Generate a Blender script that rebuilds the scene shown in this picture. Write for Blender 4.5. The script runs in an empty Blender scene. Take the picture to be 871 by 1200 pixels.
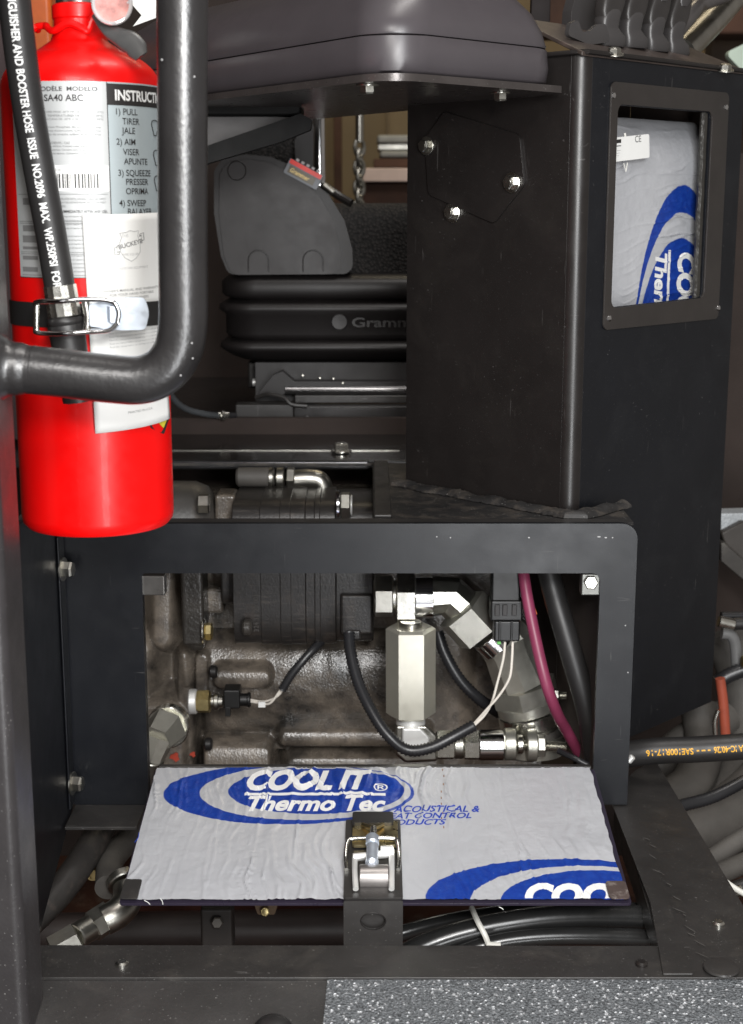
import bpy, bmesh, math, random
from mathutils import Vector, Matrix, noise
from mathutils.geometry import tessellate_polygon
R_ = math.radians
rnd = random.Random(7)
sc = bpy.context.scene
col = sc.collection

# ------------------------------------------------------------------ camera
PITCH = R_(11.975)
FPX = 1700.0
cam_d = bpy.data.cameras.new("camera")
cam = bpy.data.objects.new("camera", cam_d); col.objects.link(cam)
cam.location = (0, 0, 0); cam.rotation_euler = (math.pi/2 - PITCH, 0, 0)
cam_d.sensor_fit = 'VERTICAL'; cam_d.sensor_height = 36.0; cam_d.sensor_width = 36.0
cam_d.lens = FPX/1200*36
cam_d.clip_start = 0.05; cam_d.clip_end = 100
cam_d.dof.use_dof = True; cam_d.dof.focus_distance = 1.9; cam_d.dof.aperture_fstop = 7.5
sc.camera = cam
# ------------------------------------------------------------------ world + light
w = bpy.data.worlds.new("World"); sc.world = w; w.use_nodes = True
w.node_tree.nodes["Background"].inputs[0].default_value = (1.0, 0.93, 0.86, 1)
w.node_tree.nodes["Background"].inputs[1].default_value = 0.22
def area(name, loc, aim, sx, sy, power, colr):
    d = bpy.data.lights.new(name, 'AREA'); d.shape = 'RECTANGLE'; d.size = sx; d.size_y = sy
    d.energy = power; d.color = colr
    o = bpy.data.objects.new(name, d); col.objects.link(o); o.location = loc
    o.rotation_euler = (Vector(aim)-Vector(loc)).to_track_quat('-Z', 'Y').to_euler()
    return o
area("strip_softbox", (0.46, -0.15, -0.1), (0.15, 1.95, -0.35), 0.36, 2.3, 43, (0.97, 0.985, 1.0))
area("softbox_key", (-0.35, -0.3, 1.0), (0.0, 1.95, -0.35), 0.7, 0.5, 22, (1.0, 0.97, 0.94))
area("flash_head", (0.16, -0.12, 0.30), (0.05, 2.2, -0.65), 0.22, 0.22, 21, (1.0, 0.99, 0.97))
area("ceiling_light", (0.4, 1.7, 2.6), (0.1, 1.9, 0.0), 1.8, 0.5, 34, (1.0, 0.96, 0.92))
area("bay_lamp", (0.6, 4.4, 2.3), (0.5, 5.6, 0.2), 1.2, 0.8, 26, (1.0, 0.85, 0.6))
sc.view_settings.view_transform = 'Standard'; sc.view_settings.look = 'None'
sc.view_settings.exposure = 0.0; sc.view_settings.gamma = 1.0
try: sc.view_settings.use_curve_mapping = False
except Exception: pass
sc.cycles.max_bounces = 8; sc.cycles.use_denoising = True

# ------------------------------------------------------------------ lines of sight -> places in the machine
cp, sp = math.cos(PITCH), math.sin(PITCH)
def ray(px, py):
    u = (px-435.5)/FPX; v = (600-py)/FPX
    return Vector((u, cp + v*sp, -sp + v*cp))
def P(px, py, Y):
    d = ray(px, py); return d*(Y/d.y)
def PZ(px, py, z):
    d = ray(px, py); return d*(z/d.z)
def R(px, Y): return px*Y/FPX

class Frame:
    def __init__(s, o, u, v, n=None):
        s.o = Vector(o); s.u = Vector(u).normalized(); s.v = Vector(v).normalized()
        s.n = Vector(n).normalized() if n else s.u.cross(s.v).normalized()
    def pt(s, a, b, c=0): return s.o + s.u*a + s.v*b + s.n*c
    def px(s, px, py):
        d = ray(px, py); t = s.o.dot(s.n)/d.dot(s.n); q = d*t - s.o
        return (q.dot(s.u), q.dot(s.v))
def front(Y):     # a plane facing the viewer: a = X, b = Z, n towards the viewer
    return Frame((0, Y, 0), (1, 0, 0), (0, 0, 1), (0, -1, 0))

# ------------------------------------------------------------------ mesh pieces: (verts, faces)
def join(*ms):
    V = []; F = []
    for v, f in ms:
        n = len(V); V += list(v); F += [tuple(i+n for i in q) for q in f]
    return V, F
def box(x0, x1, y0, y1, z0, z1):
    V = [Vector((x, y, z)) for x in (x0, x1) for y in (y0, y1) for z in (z0, z1)]
    return V, [(0,1,3,2), (4,6,7,5), (0,4,5,1), (2,3,7,6), (0,2,6,4), (1,5,7,3)]
def prism(fr, outer, holes=(), c0=0.0, c1=0.002):
    loops = [list(outer)] + [list(h) for h in holes]
    flat = [p for l in loops for p in l]; n = len(flat)
    tri = tessellate_polygon([[Vector((p[0], p[1], 0)) for p in l] for l in loops])
    V = [fr.pt(p[0], p[1], c1) for p in flat] + [fr.pt(p[0], p[1], c0) for p in flat]
    F = []
    for t in tri:
        F.append(tuple(t)); F.append(tuple(i+n for i in reversed(t)))
    k = 0
    for l in loops:
        m = len(l)
        for i in range(m):
            a, b = k+i, k+(i+1) % m
            F.append((a, b, b+n, a+n))
        k += m
    return V, F
def round_poly(pts, r, n=6):
    out = []; m = len(pts)
    rs = r if isinstance(r, (list, tuple)) else [r]*m
    for i in range(m):
        p = Vector(pts[i][:2]); a = Vector(pts[i-1][:2])-p; b = Vector(pts[(i+1) % m][:2])-p
        rr = rs[i]
        if rr <= 1e-6: out.append((p.x, p.y)); continue
        la, lb = a.length, b.length; a.normalize(); b.normalize()
        ang = a.angle(b); d = min(rr/math.tan(ang/2), la*0.49, lb*0.49); rr2 = d*math.tan(ang/2)
        c = p + (a+b).normalized()*(rr2/math.sin(ang/2))
        s = p+a*d-c; e = p+b*d-c
        a0 = math.atan2(s.y, s.x); a1 = math.atan2(e.y, e.x); da = a1-a0
        while da > math.pi: da -= 2*math.pi
        while da < -math.pi: da += 2*math.pi
        for k in range(n+1):
            t = a0+da*k/n; out.append((c.x+rr2*math.cos(t), c.y+rr2*math.sin(t)))
    return out
def rrect(x0, y0, x1, y1, r, n=6): return round_poly([(x0,y0),(x1,y0),(x1,y1),(x0,y1)], r, n)
def circ(cx, cy, r, n=24, ry=None):
    return [(cx+r*math.cos(2*math.pi*i/n), cy+(ry or r)*math.sin(2*math.pi*i/n)) for i in range(n)]
def axes(p0, p1):
    w_ = (Vector(p1)-Vector(p0)); L = w_.length; w_.normalize()
    up = Vector((0, 0, 1)) if abs(w_.z) < 0.93 else Vector((0, 1, 0))
    u = w_.cross(up).normalized(); v = u.cross(w_).normalized()
    return w_, u, v, L
def lathe(p0, p1, prof, seg=24, rot=0.0, caps=True):
    """prof: list of (fraction along p0-p1, radius)"""
    p0 = Vector(p0); w_, u, v, L = axes(p0, p1)
    V = []; F = []
    for s, r in prof:
        for i in range(seg):
            a = 2*math.pi*i/seg+rot
            V.append(p0+w_*(s*L)+(u*math.cos(a)+v*math.sin(a))*r)
    for k in range(len(prof)-1):
        for i in range(seg):
            j = (i+1) % seg
            F.append((k*seg+i, k*seg+j, (k+1)*seg+j, (k+1)*seg+i))
    if caps:
        F.append(tuple(reversed(range(seg)))); F.append(tuple(range((len(prof)-1)*seg, len(prof)*seg)))
    return V, F
def cyl(p0, p1, r, seg=24, ch=0.0015):
    L = max((Vector(p1)-Vector(p0)).length, 1e-5); c = min(ch/L, .45)
    return lathe(p0, p1, [(0, r-ch), (c, r), (1-c, r), (1, r-ch)], seg)
def hexn(p0, p1, r, ch=0.002, rot=0.0):
    L = max((Vector(p1)-Vector(p0)).length, 1e-5); c = min(ch/L, .4)
    return lathe(p0, p1, [(0, r*.86), (c, r), (1-c, r), (1, r*.86)], 6, rot)
def threads(p0, p1, r, pitch=0.0016):
    L = (Vector(p1)-Vector(p0)).length; n = max(2, int(L/pitch)); pr = []
    for i in range(n):
        pr += [(i/n, r*.86), ((i+.5)/n, r)]
    pr.append((1, r*.86)); return lathe(p0, p1, pr, 16)
def spline(pts, sub=8):
    pts = [Vector(p) for p in pts]
    if len(pts) == 2: return [pts[0].lerp(pts[1], i/sub) for i in range(sub+1)]
    out = []
    q = [pts[0]*2-pts[1]] + pts + [pts[-1]*2-pts[-2]]
    for i in range(1, len(q)-2):
        a, b, c, d = q[i-1:i+3]
        for k in range(sub):
            t = k/sub
            out.append(0.5*((2*b)+(c-a)*t+(2*a-5*b+4*c-d)*t*t+(3*b-a-3*c+d)*t**3))
    out.append(pts[-1]); return out
def resample(pts, step):
    d = [0]
    for a, b in zip(pts, pts[1:]): d.append(d[-1]+(b-a).length)
    n = max(2, int(d[-1]/step)); out = []; k = 0
    for i in range(n+1):
        t = d[-1]*i/n
        while k < len(d)-2 and d[k+1] < t: k += 1
        f = (t-d[k])/max(d[k+1]-d[k], 1e-9); out.append(pts[k].lerp(pts[k+1], min(f, 1)))
    return out
def frames(pts):
    T = []
    for i in range(len(pts)):
        T.append((pts[min(i+1, len(pts)-1)]-pts[max(i-1, 0)]).normalized())
    u = T[0].orthogonal().normalized(); out = []
    for i, t in enumerate(T):
        u = (u-t*u.dot(t)).normalized(); out.append((t, u, t.cross(u)))
    return out
def tube(pts, r, seg=14, step=None, corr=None, sub=8, smooth_path=True):
    path = spline(pts, sub) if smooth_path else [Vector(p) for p in pts]
    if corr: path = resample(path, corr[0]/2)
    elif step: path = resample(path, step)
    fr = frames(path); V = []; F = []; n = len(path)
    for i, (p, (t, u, v)) in enumerate(zip(path, fr)):
        rr = r(i/(n-1)) if callable(r) else r
        if corr and i % 2: rr -= corr[1]
        for k in range(seg):
            a = 2*math.pi*k/seg; V.append(p+(u*math.cos(a)+v*math.sin(a))*rr)
    for i in range(n-1):
        for k in range(seg):
            j = (k+1) % seg; F.append((i*seg+k, i*seg+j, (i+1)*seg+j, (i+1)*seg+k))
    F.append(tuple(reversed(range(seg)))); F.append(tuple(range((n-1)*seg, n*seg)))
    return V, F
def loft(rings, closed=True, cap0=True, cap1=True):
    m = len(rings[0]); V = [Vector(p) for r in rings for p in r]; F = []
    for k in range(len(rings)-1):
        for i in range(m if closed else m-1):
            j = (i+1) % m; F.append((k*m+i, k*m+j, (k+1)*m+j, (k+1)*m+i))
    if cap0: F.append(tuple(reversed(range(m))))
    if cap1: F.append(tuple(range((len(rings)-1)*m, len(rings)*m)))
    return V, F
def grid(fn, na, nb):
    V = [fn(i/na, j/nb) for j in range(nb+1) for i in range(na+1)]
    F = [(j*(na+1)+i, j*(na+1)+i+1, (j+1)*(na+1)+i+1, (j+1)*(na+1)+i) for j in range(nb) for i in range(na)]
    return V, F

# ------------------------------------------------------------------ objects
def origin_of(o):
    p = Vector(o.location)
    while o.parent: o = o.parent; p += Vector(o.location)
    return p
def obj(name, m, mat, parent=None, smooth=True, bevel=0.0, uv=None, angle=35, bseg=2):
    V, F = m
    if parent: base = origin_of(parent)
    else:
        xs = [v[0] for v in V]; ys = [v[1] for v in V]; zs = [v[2] for v in V]
        base = Vector(((min(xs)+max(xs))/2, (min(ys)+max(ys))/2, min(zs)))
    me = bpy.data.meshes.new(name)
    me.from_pydata([tuple(Vector(v)-base) for v in V], [], F)
    bm = bmesh.new(); bm.from_mesh(me)
    bmesh.ops.recalc_face_normals(bm, faces=bm.faces)
    bm.to_mesh(me); bm.free()
    me.materials.append(mat)
    if uv:
        l = me.uv_layers.new(name="UVMap")
        for lp in me.loops: l.data[lp.index].uv = uv[lp.vertex_index]
    if smooth:
        me.polygons.foreach_set("use_smooth", [True]*len(me.polygons))
        try: me.set_sharp_from_angle(angle=R_(angle))
        except Exception: pass
    me.update()
    o = bpy.data.objects.new(name, me); col.objects.link(o)
    if parent: o.parent = parent
    else: o.location = base
    if bevel:
        b = o.modifiers.new("bevel", 'BEVEL'); b.width = bevel; b.segments = bseg
        b.limit_method = 'ANGLE'; b.angle_limit = R_(40); b.harden_normals = True
    return o
def tag(o, label=None, cat=None, group=None, kind=None):
    if label: o['label'] = label
    if cat: o['category'] = cat
    if group: o['group'] = group
    if kind: o['kind'] = kind
    return o
def empty(name, loc, label, cat, group=None):
    o = bpy.data.objects.new(name, None); col.objects.link(o); o.location = loc
    o.empty_display_size = 0.02
    return tag(o, label, cat, group)

def text(body, size=0.01, bold=0.0, shear=0.0, align='LEFT', sx=1.0, sub=0.0, res=4):
    c = bpy.data.curves.new("t", 'FONT'); c.body = body; c.size = 1.0; c.offset = bold
    c.shear = shear; c.align_x = align; c.resolution_u = res; c.fill_mode = 'FRONT'
    o = bpy.data.objects.new("t", c); col.objects.link(o)
    dg = bpy.context.evaluated_depsgraph_get(); dg.update()
    me = bpy.data.meshes.new_from_object(o.evaluated_get(dg))
    bm = bmesh.new(); bm.from_mesh(me)
    bmesh.ops.triangulate(bm, faces=bm.faces)
    bmesh.ops.scale(bm, vec=(size*sx, size, size), verts=bm.verts)
    if sub:
        for _ in range(6):
            es = [e for e in bm.edges if e.calc_length() > sub]
            if not es: break
            bmesh.ops.subdivide_edges(bm, edges=es, cuts=1)
            bmesh.ops.triangulate(bm, faces=[f for f in bm.faces if len(f.verts) > 3])
    V = [v.co.copy() for v in bm.verts]
    for i, v in enumerate(bm.verts): v.index = i
    F = [tuple(v.index for v in f.verts) for f in bm.faces]
    bm.free(); bpy.data.objects.remove(o); bpy.data.curves.remove(c); bpy.data.meshes.remove(me)
    return V, F
def mapm(m, fn):
    return [fn(v.x, v.y) for v in m[0]], m[1]
def shift(m, dx, dy): return [Vector((v.x+dx, v.y+dy, 0)) for v in m[0]], m[1]
def qd(x0, y0, x1, y1, n=1):   # flat rectangle subdivided along x
    V = []; F = []
    for i in range(n+1):
        x = x0+(x1-x0)*i/n; V += [Vector((x, y0, 0)), Vector((x, y1, 0))]
    for i in range(n): F.append((2*i, 2*i+2, 2*i+3, 2*i+1))
    return V, F
def fit_w(m, x0, x1, y0=None, y1=None):
    xs = [v.x for v in m[0]]; ys = [v.y for v in m[0]]
    kx = (x1-x0)/(max(xs)-min(xs)); mx = min(xs); my = min(ys)
    ky = (y1-y0)/(max(ys)-my) if y1 is not None else kx
    if y0 is None: y0 = my*ky
    return [Vector((x0+(v.x-mx)*kx, y0+(v.y-my)*ky, 0)) for v in m[0]], m[1]

# ------------------------------------------------------------------ materials
class NT:
    def __init__(s, name):
        s.m = bpy.data.materials.new(name); s.m.use_nodes = True; s.t = s.m.node_tree
        s.b = s.t.nodes["Principled BSDF"]
    def n(s, typ, **kw):
        nd = s.t.nodes.new(typ)
        for k, v in kw.items():
            if k.startswith('i_'):
                key = k[2:]; key = int(key) if key.isdigit() else key
                s.set(nd.inputs[key], v)
            else: setattr(nd, k, v)
        return nd
    def set(s, inp, v):
        if isinstance(v, bpy.types.NodeSocket): s.t.links.new(v, inp)
        elif isinstance(v, bpy.types.Node): s.t.links.new(v.outputs[0], inp)
        else: inp.default_value = v
    def math(s, op, a, b=0.0, c=0.0, clamp=False):
        nd = s.n('ShaderNodeMath', operation=op, use_clamp=clamp); s.set(nd.inputs[0], a); s.set(nd.inputs[1], b)
        s.set(nd.inputs[2], c); return nd.outputs[0]
    def mix(s, f, a, b):
        nd = s.n('ShaderNodeMix', data_type='RGBA'); s.set(nd.inputs[0], f); s.set(nd.inputs[6], a); s.set(nd.inputs[7], b)
        return nd.outputs[2]
    def noise(s, scale, detail=4, rough=.55, coord=None, dist=0.0):
        nd = s.n('ShaderNodeTexNoise'); nd.inputs['Scale'].default_value = scale
        nd.inputs['Detail'].default_value = detail; nd.inputs['Roughness'].default_value = rough
        nd.inputs['Distortion'].default_value = dist
        s.t.links.new(coord or s.oc(), nd.inputs['Vector']); return nd.outputs[0]
    def oc(s):
        if not hasattr(s, '_oc'): s._oc = s.n('ShaderNodeTexCoord').outputs['Object']
        return s._oc
    def ramp(s, f, p0, p1, c0=(0,0,0,1), c1=(1,1,1,1)):
        nd = s.n('ShaderNodeValToRGB'); nd.color_ramp.elements[0].position = p0; nd.color_ramp.elements[1].position = p1
        nd.color_ramp.elements[0].color = c0; nd.color_ramp.elements[1].color = c1
        s.set(nd.inputs[0], f); return nd.outputs[0]
    def bump(s, h, dist=.0005, st=1.0, prev=None):
        nd = s.n('ShaderNodeBump'); nd.inputs['Strength'].default_value = st; nd.inputs['Distance'].default_value = dist
        s.set(nd.inputs['Height'], h)
        if prev: s.set(nd.inputs['Normal'], prev)
        s.t.links.new(nd.outputs[0], s.b.inputs['Normal']); return nd.outputs[0]
def rgb(c): return (c[0], c[1], c[2], 1)
def M(name, base, rough=.5, metal=0.0, bs=0, bd=.0002, spec=.5, var=.25, vs=12, rv=.04, coat=0, dust=None, dustp=(.55, .75), speck=0, scr=0):
    t = NT(name); b = t.b
    n1 = t.noise(vs, 5, .6)
    c = t.mix(t.ramp(n1, .3, .7), rgb([x*(1-var) for x in base]), rgb([min(1, x*(1+var)) for x in base]))
    if dust:
        n2 = t.noise(vs*1.7, 8, .68, dist=.4)
        c = t.mix(t.ramp(n2, dustp[0], dustp[1]), c, rgb(dust))
    if speck:
        n3 = t.noise(420, 1, .5); c = t.mix(t.math('MULTIPLY', t.ramp(n3, .74, .77), speck), c, (.45, .44, .42, 1))
    t.set(b.inputs['Base Color'], c)
    r = t.ramp(t.noise(vs*3, 4), .3, .7, (rough-rv,)*3+(1,), (min(1, rough+rv),)*3+(1,))
    t.set(b.inputs['Roughness'], r)
    b.inputs['Metallic'].default_value = metal; b.inputs['Specular IOR Level'].default_value = spec
    if coat: b.inputs['Coat Weight'].default_value = coat; b.inputs['Coat Roughness'].default_value = .06
    if scr:
        for k_, (mx, my, mz) in enumerate(((260, 260, 14), (20, 200, 240))):
            mp = t.n('ShaderNodeMapping'); t.t.links.new(t.oc(), mp.inputs[0]); mp.inputs['Scale'].default_value = (mx, my, mz)
            mp.inputs['Rotation'].default_value = (.3*k_, .35-.6*k_, .2)
            f_ = t.math('MULTIPLY', t.ramp(t.noise(1.0, 2, .5, coord=mp.outputs[0]), .70, .74), t.math('MULTIPLY', t.ramp(t.noise(11, 3), .52, .62), scr))
            c = t.mix(f_, c, (.16, .155, .15, 1))
        t.set(b.inputs['Base Color'], c)
    if bs: t.bump(t.noise(bs, 3), bd)
    return t.m
BLACK = M("powder_coat_black", (.0135, .0115, .011), .33, bs=420, bd=.00006, rv=.05, var=.15, vs=7, speck=.06, dust=(.024, .021, .019), dustp=(.5, .95), scr=.3)
BLACKN = M("powder_coat_navy_black", (.0062, .0070, .0094), .36, spec=.38, bs=420, bd=.00006, rv=.05, var=.15, vs=6, speck=.06, dust=(.0145, .0155, .018), dustp=(.5, .95), scr=.3)
BLACKW = M("powder_coat_worn", (.030, .028, .027), .4, bs=300, bd=.0001, rv=.08, var=.2, vs=9, dust=(.075, .068, .06), dustp=(.52, .95), speck=.3, scr=.7)
DUSTY = M("dusty_black_shelf", (.018, .017, .017), .6, bs=260, bd=.0003, vs=16, dust=(.085, .072, .06), dustp=(.48, .72), speck=.9)
GLOSSD = M("glossy_black_floor", (.018, .017, .017), .18, bs=120, bd=.00004, rv=.06)
PIPE = M("rail_paint_black", (.016, .015, .0155), .33, spec=.8, bs=190, bd=.00035, rv=.03)
PLASTIC = M("hood_plastic_grey", (.062, .055, .06), .34, bs=700, bd=.00004, rv=.04, var=.06)
SEATP = M("seat_plastic", (.0125, .0105, .0105), .46, bs=500, bd=.0001, rv=.01, var=.06)
RUBBER = M("rubber_black", (.018, .017, .017), .45, bs=300, bd=.0001, var=.2)
RUBBERG = M("rubber_grey_dusty", (.095, .088, .08), .6, bs=200, bd=.0003, var=.3, vs=8)
CONDUIT = M("conduit_black", (.02, .02, .022), .34, var=.2)
STEEL = M("zinc_steel", (.70, .69, .64), .25, 1.0, bs=160, bd=.0001, var=.07, rv=.05, vs=30, dust=(.3, .29, .26), dustp=(.58, .8))
STEELD = M("dull_steel", (.44, .43, .39), .33, 1.0, bs=120, bd=.0002, var=.15, rv=.04, vs=25)
STEELB = M("blued_zinc", (.62, .68, .76), .36, .7, bs=90, bd=.0001, var=.12, rv=.1, vs=25)
BRASSY = M("yellow_passivated_steel", (.62, .52, .3), .3, 1.0, bs=100, bd=.0001, var=.35, vs=30)
BRASS = M("aged_brass", (.55, .45, .22), .38, 1.0, var=.3, vs=30)
WHITEB = M("white_bright_zinc", (.86, .86, .84), .42, .55, var=.06, vs=20)
RED = M("extinguisher_red", (.80, .002, .002), .37, var=.03, rv=.05, vs=20, coat=.08, spec=.35, bs=60, bd=.00003)
REDP = M("red_paint_mark", (.5, .06, .03), .6)
WPAPER = M("white_paper", (.82, .82, .80), .6, var=.02, bs=40, bd=.0003)
LABELM = M("silver_label", (.46, .47, .47), .42, .1, var=.03, rv=.04)
LABELB = M("label_blue_grey", (.42, .48, .50), .42, .1, var=.03, rv=.04)
INK = M("ink_black", (.02, .018, .018), .5, var=.05)
INKG = M("ink_grey", (.19, .19, .19), .6, var=.05)
INKL = M("ink_light_grey", (.42, .42, .42), .6, var=.05)
INKB = M("ink_blue", (.01, .05, .42), .35, var=.12, vs=40)
INKC = M("ink_cyan", (.01, .35, .5), .4)
INKW = M("ink_white", (.78, .78, .77), .5, var=.05)
INKY = M("ink_yellow", (.85, .42, .01), .5)
YEL = M("sticker_yellow", (.78, .68, .06), .4)
WPLAST = M("white_plastic", (.72, .71, .66), .45, var=.05)
WIREW = M("wire_white", (.74, .69, .62), .4, var=.05)
PINK = M("hose_pink", (.22, .035, .08), .42, var=.2)
ORANGE = M("orange_paint", (.62, .12, .015), .45, var=.2)
ORED = M("orange_red_sleeve", (.36, .075, .04), .5, var=.2)
BROWN = M("brown_backdrop", (.09, .045, .03), .8, var=.5, vs=3)
BEIGE = M("workshop_wall", (.26, .2, .12), .85, var=.15, vs=2)
DARKB = M("dark_workshop", (.035, .024, .02), .85, var=.4, vs=3)
PINKW = M("pinkish_board", (.75, .6, .55), .7, var=.1)
GREYB = M("grey_bench", (.3, .31, .3), .5, var=.2)
PALEG = M("pale_green_paint", (.55, .66, .56), .5, var=.1)
CHROME = M("chrome", (.75, .75, .76), .12, 1.0, var=.03, rv=.04)
def cast_mat():
    t = NT("cast_iron_painted")
    n = t.noise(7, 7, .66, dist=.2); n2 = t.noise(30, 5, .6)
    c = t.mix(t.ramp(n, .38, .64), (.026, .024, .022, 1), (.24, .20, .16, 1))
    c = t.mix(t.ramp(n2, .5, .8), c, (.045, .038, .034, 1)); t.set(t.b.inputs['Base Color'], c)
    t.set(t.b.inputs['Roughness'], t.ramp(n, .35, .7, (.16,)*3+(1,), (.36,)*3+(1,)))
    t.b.inputs['Specular IOR Level'].default_value = .9
    h1 = t.bump(t.noise(300, 2, .5), .0010, .8); t.bump(t.noise(60, 2, .5), .0008, .4, h1)
    return t.m
CAST = cast_mat()
def pump_mat():
    t = NT("pump_black_paint")
    mp = t.n('ShaderNodeMapping'); t.t.links.new(t.oc(), mp.inputs[0]); mp.inputs['Scale'].default_value = (6, 60, 60)
    n = t.noise(4, 5, .6, coord=mp.outputs[0]); n2 = t.noise(20, 6, .65)
    c = t.mix(t.ramp(n, .55, .8), (.022, .02, .019, 1), (.085, .072, .062, 1))
    c = t.mix(t.ramp(n2, .55, .75), c, (.055, .042, .034, 1)); t.set(t.b.inputs['Base Color'], c)
    t.b.inputs['Roughness'].default_value = .36
    t.bump(t.noise(260, 3), .0003); return t.m
PUMP = pump_mat()
def grit_mat():
    t = NT("anti_slip_grit")
    v = t.n('ShaderNodeTexVoronoi'); v.inputs['Scale'].default_value = 380; t.t.links.new(t.oc(), v.inputs['Vector'])
    sepc = t.n('ShaderNodeSeparateColor'); t.t.links.new(v.outputs['Color'], sepc.inputs[0])
    n = t.noise(380, 4, .75)
    c = t.mix(t.ramp(n, .35, .68), (.035, .039, .043, 1), (.25, .265, .28, 1))
    c = t.mix(t.ramp(sepc.outputs[0], .90, .94), c, (.75, .77, .8, 1)); t.set(t.b.inputs['Base Color'], c)
    t.b.inputs['Roughness'].default_value = .38
    t.set(t.b.inputs['Metallic'], t.ramp(sepc.outputs[0], .84, .86, c1=(.5,)*3+(1,)))
    h1 = t.bump(v.outputs['Distance'], .0022); t.bump(n, .0016, .9, h1); return t.m
GRIT = grit_mat()
def fabric_mat():
    t = NT("seat_fabric")
    v = t.n('ShaderNodeTexVoronoi'); v.inputs['Scale'].default_value = 170; t.t.links.new(t.oc(), v.inputs['Vector'])
    c = t.mix(t.ramp(v.outputs['Distance'], .2, .6), (.03, .026, .025, 1), (.008, .0075, .0075, 1))
    t.set(t.b.inputs['Base Color'], c); t.b.inputs['Roughness'].default_value = .8
    t.bump(v.outputs['Distance'], -.002); return t.m
FABRIC = fabric_mat()
def foil_mat(name, ells, wear=True):
    """ells: list of (cu, cv, ru, rv, is_blue) painted in order on UV metres - flat print"""
    t = NT(name)
    tc = t.n('ShaderNodeTexCoord'); sep = t.n('ShaderNodeSeparateXYZ'); t.t.links.new(tc.outputs['UV'], sep.inputs[0])
    nz = t.noise(60, 2, .5, coord=tc.outputs['UV']); wob = t.math('MULTIPLY', t.math('SUBTRACT', nz, .5), .03)
    white = t.mix(t.ramp(t.noise(7, 5, .6, coord=tc.outputs['UV']), .3, .75), (.50, .51, .54, 1), (.60, .61, .64, 1))
    nb = t.noise(90, 5, .7, coord=tc.outputs['UV'])
    blue = t.mix(t.ramp(nb, .3, .8), (.008, .035, .30, 1), (.02, .085, .46, 1))
    c = white
    for (cu, cv, ru, rv, isb) in ells:
        a = t.math('DIVIDE', t.math('SUBTRACT', sep.outputs[0], cu), ru)
        b = t.math('DIVIDE', t.math('SUBTRACT', sep.outputs[1], cv), rv)
        d = t.math('ADD', t.math('ADD', t.math('MULTIPLY', a, a), t.math('MULTIPLY', b, b)), wob)
        f = t.ramp(t.math('MULTIPLY', d, .5), .497, .503, (1,1,1,1), (0,0,0,1))
        c = t.mix(f, c, blue if isb else white)
    if wear:
        n3 = t.noise(320, 3, .6, coord=tc.outputs['UV'])
        c = t.mix(t.math('MULTIPLY', t.ramp(n3, .68, .74), .55), c, (.6, .6, .62, 1))
    t.set(t.b.inputs['Base Color'], c)
    t.b.inputs['Roughness'].default_value = .28; t.b.inputs['Metallic'].default_value = 0.22
    t.b.inputs['Specular IOR Level'].default_value = .6
    # woven scrim under the foil
    wv = t.math('MULTIPLY', t.math('SINE', t.math('MULTIPLY', sep.outputs[0], 2100)), t.math('SINE', t.math('MULTIPLY', sep.outputs[1], 2100)))
    h = t.bump(wv, .00012, .6); t.bump(t.noise(120, 4, .6, coord=tc.outputs['UV']), .0008, .8, h)
    return t.m

# shared small builders ---------------------------------------------------------
def bolt(parent, p, n, r, mat=STEEL, washer=True, h=None, name='bolt', rot=.3):
    n = Vector(n).normalized(); p = Vector(p); h = h or r*.75
    ms = []
    if washer: ms.append(cyl(p, p+n*r*.22, r*1.45, 20, .0004))
    q = p+n*r*(.22 if washer else 0)
    ms.append(lathe(q, q+n*h, [(0, r), (.8, r), (1, r*.86)], 6, rot))
    ms.append(cyl(q+n*h*.99, q+n*h*1.04, r*.62, 16, .0003))
    return obj(name, join(*ms), mat, parent, angle=25)
def seg(parent, name, a, b, r, mat=STEEL, kind='round', rot=0.0):
    m = {'round': cyl, 'hex': hexn, 'thread': threads}[kind]
    if kind == 'hex': mm = hexn(a, b, r, rot=rot)
    elif kind == 'thread': mm = threads(a, b, r)
    else: mm = cyl(a, b, r, 28)
    return obj(name, mm, mat, parent, angle=25)

# ================================================================== SETTING
gb = 7.0
o = obj("workshop_wall", prism(front(gb), [(-4, -2.2), (4.5, -2.2), (4.5, 3.2), (-4, 3.2)], c0=-.1, c1=0), BEIGE); tag(o, kind='structure')
o = obj("floor", box(-4, 4.5, .3, 7.0, -2.2, -2.1), DARKB); tag(o, kind='structure')
o = obj("ceiling", box(-4, 4.5, 2.6, 7.0, 3.2, 3.3), DARKB); tag(o, kind='structure')
o = obj("side_wall", box(-4.1, -4.0, .3, 7.0, -2.2, 3.2), DARKB); tag(o, kind='structure')

def bx(Y, x0, y0, x1, y1, depth):   # a box whose face at distance Y spans these sight lines
    a = P(x0, y1, Y); b = P(x1, y0, Y)
    return box(a.x, b.x, Y, Y+depth, a.z, b.z)
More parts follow.
